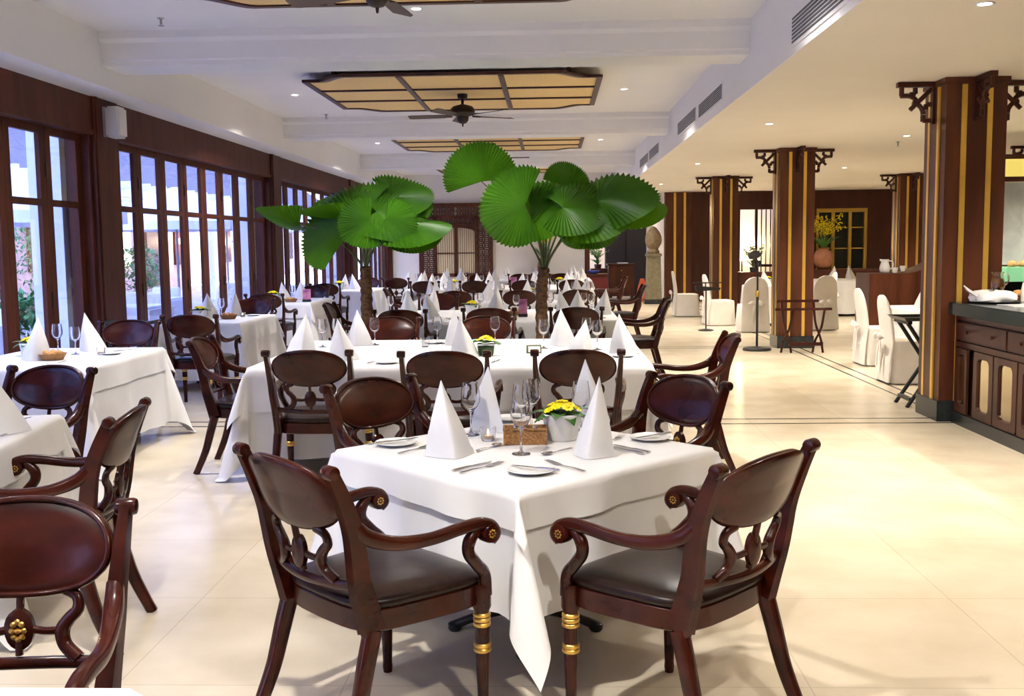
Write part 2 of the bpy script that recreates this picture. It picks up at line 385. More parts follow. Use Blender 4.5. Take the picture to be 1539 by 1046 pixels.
# ------------------------------------------------------------------ columns
def column(x0, y0, label, w=.50, base=.18):
    t = empty('column', (x0 + w / 2, y0 + w / 2, 0))
    h = w / 2
    sh = MB().box(-h, h, -h, h, base, ZR - .05); sh.box(-h - .018, h + .018, -h - .018, h + .018, ZR - .05, ZR - .002)
    sh.box(-.10, .10, -h - .012, -h, base, ZR - .05); sh.box(-h - .012, -h, -.10, .10, base, ZR - .05)
    sh.build('shaft', M['col'], t, smooth=False)
    MB().box(-h - .015, h + .015, -h - .015, h + .015, 0, base).build('plinth', M['plinth'], t, bevel=.004)
    for a in range(4):
        mt = Matrix.Rotation(a * PI / 2, 3, 'Z')
        for s in (-1, 1):
            cx = s * .105
            g = MB().box(cx - .022, cx + .022, -h - .016, -h - .002, base, ZR - .06)
            g.v = [tuple(mt @ Vector(p)) for p in g.v]
            g.build('brass_strip', M['brass'], t, smooth=False)
        # carved bracket
        b = MB(); q = .021
        def bar(p0, p1, r=q):
            b.tube([(0, -h - .006 - p0[0], ZR - p0[1]), (0, -h - .006 - p1[0], ZR - p1[1])], r, 6)
        b.box(-.03, .03, -h - .33, -h, ZR - .045, ZR - .004)
        b.box(-.03, .03, -h - .035, -h + .0, ZR - .36, ZR - .04)
        def arc(cx, cz, r, a0, a1):
            b.tube([(0, -h - .006 - (cx + r * math.cos(R(a0 + (a1 - a0) * i / 10))), ZR - (cz + r * math.sin(R(a0 + (a1 - a0) * i / 10)))) for i in range(11)], q, 6)
        bar((.285, .04), (.285, .115)); bar((.295, .115), (.24, .115)); arc(.24, .215, .10, -90, -175)
        bar((.03, .325), (.10, .325)); bar((.10, .335), (.10, .28)); arc(.20, .275, .10, 180, 265)
        bar((.03, .06), (.21, .235), .020); bar((.17, .05), (.17, .10)); bar((.17, .10), (.215, .105)); bar((.03, .19), (.075, .19)); bar((.075, .19), (.08, .235))
        b.v = [tuple(mt @ Vector(p)) for p in b.v]
        b.build('bracket', M['panelwood'], t, angle=50)
    tag(t, label, 'column', 'mahogany columns with brass strips'); return t
column(3.3, 9.0, 'nearest mahogany column with brass strips, at the end of the counter')
column(3.3, 15.37, 'second mahogany column with brass strips, behind the wooden tray stand')
column(3.3, 21.6, 'third mahogany column down the aisle, behind white covered chairs')
column(7.05, 21.6, 'mahogany column beyond the curved booth partition, far right')
column(7.0, 15.37, 'mahogany column at the right edge, only its bracket in view')
# pilaster on the back wall
pl = empty('pilaster', (3.36, YR - .06, 0))
MB().box(-.34, .34, -.06, .055, .12, ZR - .01).build('shaft', M['col'], pl, smooth=False)
MB().box(-.35, .35, -.075, .055, 0, .12).build('plinth', M['plinth'], pl, smooth=False)
for x in (-.1, .16): MB().box(x - .03, x + .03, -.08, -.058, .12, ZR - .02).build('brass_strip', M['brass'], pl, smooth=False)
tag(pl, 'wooden pilaster with two brass strips beside the back doorway', 'pilaster')

# ------------------------------------------------------------------ chairs
def lean(z):
    pts = [(.42, -.200), (.50, -.228), (.58, -.250), (.66, -.262), (.72, -.276), (.82, -.310), (.90, -.345), (.97, -.378)]
    for (a, b), (c, d) in zip(pts, pts[1:]):
        if z <= c: return b + (d - b) * (z - a) / (c - a)
    return pts[-1][1]
def bow(x): return -.050 * (1 - (x / .25) ** 2)
def chair_proto(detail=True):
    t = empty('armchair')
    ns = 8 if detail else 4
    # seat frame
    def ring(z, inset=0.0, n=40):
        out = []
        for i in range(n):
            a = 2 * PI * i / n; ca, sa = math.cos(a), math.sin(a); p = 5.0
            u = math.copysign(abs(ca) ** (2 / p), ca); v = math.copysign(abs(sa) ** (2 / p), sa)
            y = .005 + v * (.235 - inset); wx = .262 + .022 * v - inset
            out.append((u * wx, y + (.012 * (1 - u * u) if v > 0 else -.012 * (1 - u * u)), z))
        return out
    MB().rings([ring(.385, .006), ring(.39, 0), ring(.452, 0), ring(.458, .006)]).build('seat_frame', M['wood'], t)
    cr = [ring(.452, .012), ring(.462, -.002), ring(.475, -.006), ring(.488, .004), ring(.500, .035), ring(.509, .09), ring(.513, .15), ring(.514, .21)]
    MB().rings(cr).build('seat_cushion', M['seat'], t, angle=80)
    # back panel
    n = 44; hw, hh, zc = .234, .116, .814
    def ov(s, dy):
        out = []
        for i in range(n):
            a = 2 * PI * i / n; ca, sa = math.cos(a), math.sin(a); p = 2.25
            x = hw * s * math.copysign(abs(ca) ** (2 / p), ca); z = zc + hh * s * math.copysign(abs(sa) ** (2 / p), sa)
            out.append((x, lean(z) + bow(x) + dy, z))
        return out
    MB().rings([ov(.01, -.014), ov(.35, -.014), ov(.7, -.013), ov(.93, -.011), ov(1, -.004), ov(1, .006), ov(.96, .010), ov(.7, .011), ov(.35, .011), ov(.01, .011)]).build('backrest', M['wood'], t, angle=50)
    if detail: MB().tube(ov(.955, .012), .0085, 6, closed=True).build('backrest_rim', M['wood'], t, angle=80)
    # posts, arms, legs
    for s in (-1, 1):
        path = spline([(s * .228, -.200, .40), (s * .230, -.226, .49), (s * .237, -.249, .57), (s * .245, -.262, .65), (s * .250, -.277, .73), (s * .255, -.310, .82), (s * .258, -.348, .905)], ns)
        sec = [(-.019, -.030), (-.013, -.034), (-.007, -.030), (0, -.034), (.007, -.030), (.013, -.034), (.019, -.030), (.0195, 0), (.018, .026), (0, .029), (-.018, .026), (-.0195, 0)] if detail else rrect(.037, .052, .3, 1)
        mb = MB().sweep(path, sec, (1, 0, 0), (1.3, 1.2, 1.05, 1, .95, .82, .66))
        mb.lathe([(.010, -.027), (.019, -.025), (.022, -.018), (.022, .018), (.019, .025), (.010, .027)], 14 if detail else 8, (s * .258, -.354, .908), M=Matrix.Rotation(PI / 2, 3, 'Y'))
        mb.build('back_post', M['wood'], t, angle=45)
        ap = spline([(s * .247, -.272, .735), (s * .256, -.222, .690), (s * .272, -.13, .660), (s * .290, -.02, .655), (s * .300, .09, .667), (s * .303, .165, .670), (s * .304, .215, .655), (s * .304, .232, .625), (s * .304, .215, .602)], ns)
        am = MB().sweep(ap, rrect(.038, .042, .35, 2), (1, 0, 0), (1.05, 1.2, 1.05, .95, .95, .95, .95, .9, .7))
        am.lathe([(.014, -.022), (.030, -.021), (.032, -.016), (.032, .016), (.030, .021), (.014, .022)], 18 if detail else 8, (s * .304, .203, .634), M=Matrix.Rotation(PI / 2, 3, 'Y'))
        ao = am.build('armrest', M['wood'], t, angle=50)
        if detail:
            rs = MB()
            for q in (-1, 1):
                for h_ in range(9):
                    ra, a_ = (0, 0) if h_ == 8 else (.0115, h_ * PI / 4)
                    rs.lathe([(.0038, q * .0215), (.0032, q * .0235), (.001, q * .024)], 7, (s * .304, .203 + ra * math.cos(a_), .634 + ra * math.sin(a_)), M=Matrix.Rotation(PI / 2, 3, 'Y'))
            rs.build('rosette', M['gold'], ao, angle=20)
        sp = spline([(s * .301, .165, .655), (s * .299, .130, .620), (s * .296, .128, .580), (s * .290, .165, .535), (s * .282, .205, .490), (s * .275, .215, .42)], ns)
        MB().sweep(sp, rrect(.033, .040, .3, 1), (1, 0, 0), (.8, 1.1, 1, .95, 1, 1.1)).build('arm_support', M['wood'], t, angle=45)
        # legs
        lp = spline([(s * .236, -.205, .40), (s * .240, -.235, .30), (s * .245, -.272, .17), (s * .252, -.322, .05), (s * .255, -.345, 0)], ns)
        MB().sweep(lp, rrect(.042, .050, .2, 1), (1, 0, 0), (1.1, 1.05, .95, .85, .85)).build('leg', M['wood'], t, angle=45)
        fl = MB().lathe([(.029, .458), (.031, .450), (.031, .380), (.024, .365), (.0255, .33), (.0245, .27), (.023, .235), (.022, .20), (.017, .04), (.0185, .02), (.016, 0)], 14 if detail else 8, (s * .266, .205, 0))
        fo = fl.build('leg', M['wood'], t, angle=60)
        if detail:
            for zz in (.338, .248):
                rb = MB()
                for dz in ((-.016, 0, .016) if zz > .3 else (-.012, .004)):
                    rb.lathe([(.0235, dz - .008), (.029, dz - .004), (.029, dz + .004), (.0235, dz + .008)], 16, (s * .266, .205, zz), False, False)
                rb.build('ring_band', M['gold'], fo, angle=60)
    # splat: two scrolls, centre medallion, rails
    sp = MB(); y_ = lambda x, z: lean(z) + bow(x)
    def pth(pts): return spline([(x, y_(x, z), z) for x, z in pts], ns)
    for s in (-1, 1):
        sp.sweep(pth([(s * .108, .714), (s * .142, .698), (s * .146, .668), (s * .122, .642), (s * .106, .615), (s * .114, .580), (s * .150, .550)]), rrect(.027, .030, .45, 2), (0, 1, 0), (.9, .9, 1, 1.1, 1.25, 1.15, 1.1))
        sp.sweep(pth([(s * .025, .618), (s * .060, .612), (s * .100, .614)]), rrect(.016, .020, .3, 1), (0, 1, 0))
    nn = 20
    def dia(k_, dy): return [(.036 * k_ * math.cos(2 * PI * i / nn), y_(0, .62) + dy, .618 + .052 * k_ * math.sin(2 * PI * i / nn)) for i in range(nn)]
    sp.rings([dia(.6, -.014), dia(1, -.008), dia(1, .008), dia(.6, .015)])
    sp.sweep(pth([(0, .705), (0, .64), (0, .555)]), rrect(.022, .016, .3, 1), (0, 1, 0))
    so = sp.build('splat', M['wood'], t, angle=45)
    if detail:
        md = MB()
        for i in range(8):
            a = 2 * PI * i / 8
            c = Vector((.014 * math.cos(a), y_(0, .62) + .015, .618 + .022 * math.sin(a)))
            md.lathe([(.001, .006), (.006, .004), (.008, 0)], 8, c, True, True, Matrix.Rotation(-PI / 2, 3, 'X'))
        md.lathe([(.001, .008), (.006, .005), (.008, 0)], 8, (0, y_(0, .62) + .015, .618), True, True, Matrix.Rotation(-PI / 2, 3, 'X'))
        md.build('medallion', M['gold'], so)
    rl = [(x / 20 * .232, y_(x / 20 * .232, .55), .548 - .012 * (1 - (x / 20) ** 2)) for x in range(-20, 21, 2)]
    MB().sweep(rl, rrect(.022, .030, .3, 1), (0, 1, 0)).build('back_rail', M['wood'], t, angle=45)
    return Proto(t)
CHN = chair_proto(True); CHF = chair_proto(False)
def chair(bx_, by_, deg, label, near=True):
    """bx_,by_: where the top of the back stands; deg: the way the chair faces"""
    f = Vector((math.cos(R(deg)), math.sin(R(deg))))
    return (CHN if near else CHF).put((bx_ + .345 * f.x, by_ + .345 * f.y, 0), R(deg - 90), label, 'chair', 'mahogany oval-back armchairs')
chair(-.815, 3.10, 45, 'dark mahogany armchair at the front table, front left, back toward us')
chair(.635, 3.115, 137, 'reddish mahogany armchair at the front table, front right, back toward us')
chair(-.86, 4.88, -41, 'red-brown armchair behind the front table, left, oval back facing us')
chair(.625, 4.90, 215, 'dark armchair behind the front table, right, bluish oval back')
chair(-1.50, 6.31, 90, 'armchair at near side of second table row, leftmost, seen from behind')
chair(-.65, 6.20, 90, 'armchair at near side of second table row, middle, seen from behind')
chair(.15, 6.22, 90, 'armchair at near side of second table row, right, seen from behind')
chair(1.22, 7.22, 180, 'armchair at the right end of second table row, in profile by aisle')
chair(-2.48, 7.27, 2, 'armchair at the left end of second table row, black oval back')
chair(-1.45, 9.25, 270, 'armchair at far side of second table row, left, bluish oval facing us')
chair(-.60, 9.2, 270, 'armchair at far side of second table row, middle, facing us')
chair(-1.70, 4.05, 187, 'red-brown armchair on the aisle side of first window table')
chair(-1.33, 2.50, 276, 'dark armchair cut off at lower left corner, gold medallion in its back')
chair(-2.72, 5.52, 256, 'armchair with shiny blue-black oval behind first window table')
chair(-3.76, 9.12, 270, 'blue-lit armchair at the far side of second window table')
chair(-3.47, 9.85, 90, 'black armchair with its back to us at third window table')
chair(-3.76, 13.0, 270, 'armchair at far side of third window table, bluish shine on its oval', False)
chair(-3.98, 14.3, 90, 'reddish armchair with its back to us at fourth window table', False)
chair(-3.95, 17.15, 270, 'blue-lit armchair at far side of fourth window table', False)
chair(-3.98, 18.2, 90, 'black armchair with its back to us at fifth window table', False)
chair(-3.80, 21.5, 270, 'dark armchair at far side of fifth window table by the glass', False)
chair(-3.15, 21.0, 90, 'black armchair with its back to us at the last window table', False)
chair(-2.52, 11.75, 0, 'armchair at left end of third table row, grey-lit oval back')
chair(-1.52, 10.35, 90, 'armchair at near side of third table row, left, behind the left palm', False)
chair(-.64, 10.5, 90, 'armchair at near side of third table row, middle, between the palms', False)
chair(.24, 10.5, 90, 'armchair at near side of third table row, right, beside the right palm', False)
chair(1.28, 11.85, 180, 'armchair at right end of third table row, in profile by aisle', False)
chair(-1.5, 13.75, 270, 'blue-black armchair at far side of third table row', False)
chair(-1.36, 14.6, 90, 'armchair at near side of fourth table row, left, seen from behind', False)
chair(-.46, 14.6, 90, 'armchair at near side of fourth table row, middle, seen from behind', False)
chair(.36, 14.6, 90, 'armchair at near side of fourth table row, right, seen from behind', False)
chair(1.4, 16.2, 180, 'armchair at right end of fourth table row, in profile by aisle', False)
chair(-2.5, 15.8, 0, 'armchair at left end of fourth table row, behind left palm trunk', False)
chair(-2.3, 18.8, 90, 'red-brown armchair at near side of fifth table row, leftmost', False)
chair(-1.4, 18.8, 90, 'armchair at near side of fifth table row, second from left', False)
chair(-.5, 18.8, 90, 'armchair at near side of fifth table row, third from left', False)
chair(.35, 18.8, 90, 'armchair at near side of fifth table row, rightmost', False)
chair(1.4, 20.2, 180, 'armchair at right end of fifth table row, in profile by aisle', False)
chair(-1.6, 23.0, 90, 'armchair at near side of last table row, left', False)
chair(-.7, 23.0, 90, 'armchair at near side of last table row, middle', False)
chair(.2, 23.0, 90, 'armchair at near side of last table row, right', False)

# ------------------------------------------------------------------ tables and cloths
ZT = .742
def cloth(name, hx, hy, D, z0, out=.004, amp=.05, seed=0, floorz=.012, ripple=9.0, flute=.26, lat=.22, n_in=10, n_d=14, swirl=0.0):
    rnd = random.Random(seed); ph = [rnd.uniform(0, 6.28) for _ in range(8)]
    def axis(h):
        a = [-(h + D * i / n_d) for i in range(n_d, 0, -1)]
        m_ = max(6, int(2 * h / .045))
        a += [-h + 2 * h * i / m_ for i in range(m_ + 1)]
        a += [h + D * i / n_d for i in range(1, n_d + 1)]
        return a
    U, V = axis(hx), axis(hy); v = []; rad = .012
    for yv in V:
        for xu in U:
            du = max(abs(xu) - hx, 0); dv = max(abs(yv) - hy, 0); sx_ = 1 if xu > 0 else -1; sy_ = 1 if yv > 0 else -1
            px = max(-hx, min(hx, xu)); py = max(-hy, min(hy, yv))
            if du == 0 and dv == 0:
                v.append((px, py, z0)); continue
            if dv == 0 or du == 0:
                d = du or dv
                along, h = (py, hy) if du else (px, hx)
                side = (0 if sx_ > 0 else 1) if du else (2 if sy_ > 0 else 3)
                fade = max(0, 1 - (abs(along) / h) ** 6)
                rip = amp * d * fade * (math.sin(ripple * along + ph[side]) + .5 * math.sin(ripple * 2.3 * along + ph[side + 4]))
                o = out + min(d, rad) * .6 + .05 * d + rip
                z = z0 - max(0, d - rad * .3)
                if du: v.append((sx_ * (hx + o), py, max(z, floorz)))
                else: v.append((px, sy_ * (hy + o), max(z, floorz)))
            else:
                r = math.hypot(du, dv); phi = math.atan2(dv, du)
                g = flute * math.sin(2 * phi)
                ed = r * g; lt = -lat * r * math.sin(4 * phi) * .5 + swirl * r * math.sin(2 * phi)
                ed2 = ed * .7071; lt2 = lt * .7071
                ox = out + min(du, rad) * .6 + .05 * du + ed2 - lt2
                oy = out + min(dv, rad) * .6 + .05 * dv + ed2 + lt2
                z = z0 - max(0, r * math.cos(g) - rad * .3)
                if z < floorz: z = floorz + .002 * math.sin(20 * r)
                v.append((sx_ * (hx + ox), sy_ * (hy + oy), z))
    nx, ny = len(U), len(V)
    f = [(j * nx + i, j * nx + i + 1, (j + 1) * nx + i + 1, (j + 1) * nx + i) for j in range(ny - 1) for i in range(nx - 1)]
    return MB().add(v, f).build(name, M['cloth'], smooth=True, angle=180)

def table(cx, cy, hx, hy, rz, ref, ds=.60, do=.2, seed=0, feet=1, amp=.05, tip_lat=.22, swirl=0.0, flute=.26):
    t = empty('dining_table', (cx, cy, 0), 0)
    tp = MB().box(-hx + .004, hx - .004, -hy + .004, hy - .004, ZT - .034, ZT - .004)
    rm = Matrix.Rotation(rz, 3, 'Z'); tp.v = [tuple(rm @ Vector(p)) for p in tp.v]; tp.build('tabletop', M['cab'], t, bevel=.003)
    spots = [0] if feet == 1 else [-(max(hx, hy) * .55), max(hx, hy) * .55]
    for s_ in spots:
        ox, oy = (s_, 0) if hx >= hy else (0, s_)
        MB().lathe([(.05, .06), (.05, .12), (.035, .15), (.035, .66), (.06, .70), (.12, ZT - .036)], 16, (ox, oy, 0)).build('pedestal', M['black'], t, angle=50)
        for a in range(4):
            d = Vector((math.cos(a * PI / 2), math.sin(a * PI / 2)))
            lg = MB().sweep(spline([(ox + d.x * .03, oy + d.y * .03, .10), (ox + d.x * .14, oy + d.y * .14, .075), (ox + d.x * .23, oy + d.y * .23, .045), (ox + d.x * .285, oy + d.y * .285, .022)], 4),
                          rrect(.045, .035, .3, 1), (-d.y, d.x, 0), (1.2, 1, .9, 1))
            lg.lathe([(.022, 0), (.028, .008), (.028, .03), (.018, .036)], 10, (ox + d.x * .285, oy + d.y * .285, 0))
            lg.build('foot', M['black'], t, angle=45)
    tag(t, 'dark pedestal table under the white cloth, ' + ref, 'table', 'pedestal dining tables')
    c1 = cloth('tablecloth', hx, hy, ds, ZT, .004, amp, seed, flute=flute, lat=tip_lat, swirl=swirl); c1.location = (cx, cy, 0); c1.rotation_euler = (0, 0, rz)
    tag(c1, 'long white tablecloth hanging low around ' + ref, 'tablecloth', 'white tablecloths')
    if do:
        c2 = cloth('overlay_cloth', hx + .016, hy + .016, do, ZT + .004, .004, amp * 1.1, seed, flute=.3, lat=.25, swirl=swirl, n_d=8); c2.location = (cx, cy, 0); c2.rotation_euler = (0, 0, rz)
        tag(c2, 'short white top cloth laid over the tablecloth, ' + ref, 'tablecloth', 'white top cloths')
FT = 'front table'; T2 = 'second table row'; T3 = 'third table row'; T4 = 'fourth table row'; T5 = 'fifth table row'; T6 = 'last table row'
W1, W2, W3, W4, W5, W6 = [o + ' window table' for o in ('first', 'second', 'third', 'fourth', 'fifth', 'last')]
table(-.12, 4.09, .512, .512, PI / 4, FT, ds=.435, do=.13, seed=3, amp=.11, swirl=.12)
table(-.70, 7.95, 1.35, 1.0, 0, T2, ds=.62, do=.30, seed=5, feet=2)
table(-.68, 12.1, 1.38, 1.0, 0, T3, ds=.62, do=.30, seed=6, feet=2)
table(-.68, 16.2, 1.38, 1.0, 0, T4, ds=.62, do=0, seed=7, feet=2)
table(-1.0, 20.4, 1.75, 1.0, 0, T5, ds=.62, do=0, seed=8, feet=2)
table(-.9, 24.6, 1.8, 1.0, 0, T6, ds=.62, do=0, seed=9, feet=2)
table(-2.84, 4.42, .48, .50, R(9.6), W1, ds=.60, do=.17, seed=10)
table(-3.76, 7.75, .52, .72, 0, W2, ds=.62, do=.19, seed=11)
table(-3.83, 11.9, .42, .72, 0, W3, ds=.62, do=.22, seed=12)
table(-3.93, 15.9, .37, .75, 0, W4, ds=.62, do=.22, seed=13)
table(-3.78, 20.05, .42, .65, 0, W5, ds=.62, do=.22, seed=14)
table(-2.95, 22.4, .5, .55, 0, W6, ds=.62, do=0, seed=15)
table(-1.36, 1.25, .56, .56, 0, 'table cut off at bottom left', ds=.6, do=.16, seed=16)
ZN = ZT + .0055      # top of the cloths
ZN2 = ZT + .001

# ------------------------------------------------------------------ napkins
def napkin_proto(kind):
    rnd = random.Random(kind); ns, nt_ = 28, 14; v = []; th = .0025
    H = .30
    def base(s):   # s in [-1,1], a V with rounded ridge, open at the back
        a = abs(s); w = (.112, .128, .112)[kind]; d = (.115, .10, .115)[kind]
        x = math.copysign(w * (a ** .9), s); y = -.05 + d * (a ** 1.25)
        return Vector((x, y, 0))
    ap = Vector(((-.045, .0, .045)[kind], .015, H))
    for side in (0, 1):
        for j in range(nt_ + 1):
            t_ = j / nt_
            for i in range(ns + 1):
                s_ = -1 + 2 * i / ns
                b_ = base(s_)
                lowcut = .0
                p = b_.lerp(ap, t_ * .985)
                bulge = .016 * math.sin(PI * t_) * (1 - s_ * s_)
                p.y -= bulge; p.x *= 1 + .10 * math.sin(PI * t_)
                nrm = Vector((s_ * .6, -.8, .2)).normalized()
                p -= nrm * (th * side)
                v.append(tuple(p))
    m_ = (nt_ + 1) * (ns + 1); f = []
    for j in range(nt_):
        for i in range(ns):
            a = j * (ns + 1) + i
            f.append((a, a + 1, a + ns + 2, a + ns + 1)); f.append((a + m_, a + ns + 1 + m_, a + ns + 2 + m_, a + 1 + m_))
    for j in range(nt_):
        for i in (0, ns):
            a = j * (ns + 1) + i; f.append((a, a + ns + 1, a + ns + 1 + m_, a + m_))
    for i in range(ns): f.append((i, i + m_, i + 1 + m_, i + 1)); a = nt_ * (ns + 1) + i; f.append((a, a + 1, a + 1 + m_, a + m_))
    mb = MB().add(v, f)
    # the folded-over lower flap
    v = []; K = 10
    for j in range(2):
        for i in range(ns + 1):
            s_ = -1 + 2 * i / ns; b_ = base(s_)
            top = (.34 - .26 * (s_ + 1) / 2) if kind != 1 else (.10 + .24 * abs(s_))
            t_ = top if j else 0.0
            p = b_.lerp(ap, t_); p.y -= .016 * math.sin(PI * t_) * (1 - s_ * s_); p.x *= 1 + .10 * math.sin(PI * t_)
            p += Vector((s_ * .6, -.8, .1)).normalized() * .006
            v.append(tuple(p))
    mb.add(v, [(i, i + 1, i + ns + 2, i + ns + 1) for i in range(ns)])
    return Proto(mb.build('napkin', M['napkin'], angle=60))
NAP = [napkin_proto(i) for i in range(3)]
_n = [0]
def napkin(x, y, deg, pos, ref, h=1.0, z=None, w=1.0, kind=None):
    _n[0] += 1
    # deg: direction the ridge points to
    return NAP[_n[0] % 3 if kind is None else kind].put((x, y, (ZN if z is None else z)), R(deg + 90), f'white cone-folded napkin, {pos}, {ref}', 'napkin', 'white folded napkins', (w, w, h))

# ------------------------------------------------------------------ glassware, plates, cutlery
def glass_proto():
    pr = [(.001, .001), (.034, .001), (.034, .003), (.012, .007), (.0042, .014), (.0036, .05), (.0036, .085), (.010, .095), (.026, .110), (.036, .130), (.038, .150), (.035, .178), (.0305, .205),
          (.0293, .205), (.0335, .178), (.0365, .150), (.0345, .131), (.025, .1125), (.009, .099), (.0008, .0965)]
    return Proto(MB().lathe(pr, 24).build('wine_glass', M['glass'], angle=60))
GL = glass_proto()
def glass(x, y, pos, ref, sc=1.0, z=None):
    return GL.put((x, y, ZN + .0005 if z is None else z), 0, f'clear stemmed wine glass, {pos}, {ref}', 'wine glass', 'wine glasses', sc)
PLT = Proto(MB().lathe([(.001, .004), (.045, .004), (.05, .002), (.055, .003), (.083, .013), (.086, .015), (.085, .017), (.055, .008), (.045, .0075), (.001, .0075)], 32).build('side_plate', M['porc'], angle=40))
def plate(x, y, pos, ref): return PLT.put((x, y, ZN - .0015), 0, f'round white side plate, {pos}, {ref}', 'plate', 'white side plates')
def knife_proto():
    mb = MB()
    hp = [(0, 0, .004), (0, .03, .005), (0, .08, .005), (0, .10, .004)]
    mb.sweep(hp, rrect(.013, .007, .4, 2), (1, 0, 0), (1.1, 1, .9, .7))
    v = [(-.005, .10), (.005, .10), (.008, .115), (.009, .16), (.006, .195), (.0, .208), (-.006, .20), (-.006, .12)]
    mb.rings([[(x, y, .0032) for x, y in v], [(x, y, .005) for x, y in v]])
    return Proto(mb.build('table_knife', M['silver']))
def fork_proto(spoon=False):
    mb = MB()
    mb.sweep([(0, 0, .005), (0, .05, .006), (0, .10, .004), (0, .13, .004)], rrect(.011, .004, .4, 2), (1, 0, 0), (1.2, .9, .55, .6))
    if spoon:
        n = 20; rr = []
        for q, z in ((1.0, .009), (.75, .004), (.4, .002), (.05, .0015)):
            rr.append([(.019 * q * math.cos(2 * PI * i / n), .165 + .033 * q * math.sin(2 * PI * i / n), z) for i in range(n)])
        mb.rings(rr, True, False, True)
        return Proto(mb.build('dessert_spoon', M['silver'], angle=80))
    mb.rings([[(-.006, .125, z), (.006, .125, z), (.0125, .145, z), (.0125, .158, z), (-.0125, .158, z), (-.0125, .145, z)] for z in (.003, .005)])
    for i in range(4):
        x = -.0106 + i * .00707
        mb.sweep([(x, .156, .004), (x, .18, .006), (x, .203, .008)], rrect(.0035, .002, .3, 1), (1, 0, 0), (1, 1, .6))
    return Proto(mb.build('dinner_fork', M['silver']))
KN, FK, SPN = knife_proto(), fork_proto(), fork_proto(True)
def cut(P_, p0, p1, what, cat, pos, ref, z=None):
    d = Vector(p1) - Vector(p0); L = .205
    sc = max(.75, min(1.15, d.length / L))
    return P_.put((p0[0], p0[1], ZN + .0004 if z is None else z), math.atan2(d.y, d.x) - PI / 2, f'{what}, {pos}, {ref}', cat, what + 's', (1, sc, 1))

# front table, laid for four
napkin(-.385, 3.92, 288, 'front left place', FT, 1.0, kind=0, w=.85)
napkin(-.31, 4.52, 200, 'back left place, behind another napkin', FT, .95)
napkin(.19, 4.62, 300, 'back right place, behind the flowers', FT, 1.0)
napkin(.14, 3.90, 252, 'front right place', FT, 1.04, w=.72, kind=2)
glass(-.125, 3.97, 'foremost, in the middle', FT, 1.05)
glass(-.135, 4.42, 'left of the pair behind the woven box', FT, 1.05)
glass(-.095, 4.50, 'right of the pair behind the woven box', FT, 1.08)
glass(-.35, 4.38, 'between the two left napkins', FT, 1.1)
glass(.12, 4.48, 'hidden behind the right napkins', FT, 1.05)
plate(-.08, 3.64, 'at the front corner', FT); plate(.40, 4.26, 'at the right corner', FT); plate(-.64, 4.17, 'at the left corner', FT); plate(-.20, 4.76, 'at the back corner', FT)
cut(KN, (.02, 3.60), (-.15, 3.69), 'steel butter knife', 'knife', 'on the front plate', FT, ZN + .013)
cut(KN, (.49, 4.33), (.33, 4.20), 'steel butter knife', 'knife', 'on the right plate', FT, ZN + .013)
cut(KN, (-.74, 4.10), (-.56, 4.24), 'steel butter knife', 'knife', 'on the left plate', FT, ZN + .013)
cut(KN, (-.36, 3.66), (-.23, 3.82), 'steel table knife', 'knife', 'front left place', FT)
cut(FK, (-.33, 3.62), (-.19, 3.80), 'steel dinner fork', 'fork', 'front left place', FT)
cut(FK, (.11, 3.64), (-.03, 3.83), 'steel dinner fork', 'fork', 'front right place', FT)
cut(SPN, (.07, 4.06), (-.05, 3.93), 'steel dessert spoon', 'spoon', 'beside the woven box', FT)
cut(KN, (.37, 3.98), (.24, 4.13), 'steel table knife', 'knife', 'right place, upper of two', FT)
cut(KN, (.345, 3.955), (.215, 4.105), 'steel table knife', 'knife', 'right place, lower of two', FT)
cut(FK, (.21, 4.17), (.29, 4.33), 'steel dinner fork', 'fork', 'right place behind the knives', FT)
cut(FK, (-.60, 3.97), (-.49, 4.15), 'steel dinner fork', 'fork', 'left place', FT)
cut(KN, (-.52, 4.40), (-.40, 4.52), 'steel table knife', 'knife', 'left place behind the plate', FT)
cut(SPN, (-.30, 4.02), (-.21, 4.16), 'steel dessert spoon', 'spoon', 'by the left napkin', FT)
# woven condiment box
t = empty('condiment_box', (-.115, 4.20, ZN), R(2))
mb = MB()
w_, d_, h_ = .088, .045, .062
for b4 in ((-w_, w_, -d_, -d_ + .006), (-w_, w_, d_ - .006, d_), (-w_, -w_ + .006, -d_ + .006, d_ - .006), (w_ - .006, w_, -d_ + .006, d_ - .006), (-.003, .003, -d_ + .006, d_ - .006)):
    mb.box(b4[0], b4[1], b4[2], b4[3], 0, h_)
mb.box(-w_ + .006, w_ - .006, -d_ + .006, d_ - .006, 0, .005)
mb.build('woven_body', M['basket'], t, smooth=False)
pts = [(w_ * sx_, d_ * sy_, h_) for sx_, sy_ in ((-1, -1), (1, -1), (1, 1), (-1, 1))]
MB().tube(pts, .006, 6, closed=True).build('braided_rim', M['basket'], t)
tag(t, 'brown woven condiment box with two compartments on the front table', 'box')
def shaker(x, y, label):
    t = empty('shaker', (x, y, ZN + .0055)); MB().lathe([(.013, 0), (.015, .004), (.013, .04), (.011, .05)], 14).build('body', M['glass'], t); MB().lathe([(.0115, .05), (.012, .056), (.009, .066), (.001, .069)], 14).build('cap', M['silver'], t)
    tag(t, label, 'shaker')
shaker(-.155, 4.20, 'glass salt shaker in the left half of the woven box'); shaker(-.075, 4.20, 'glass pepper shaker in the right half of the woven box')
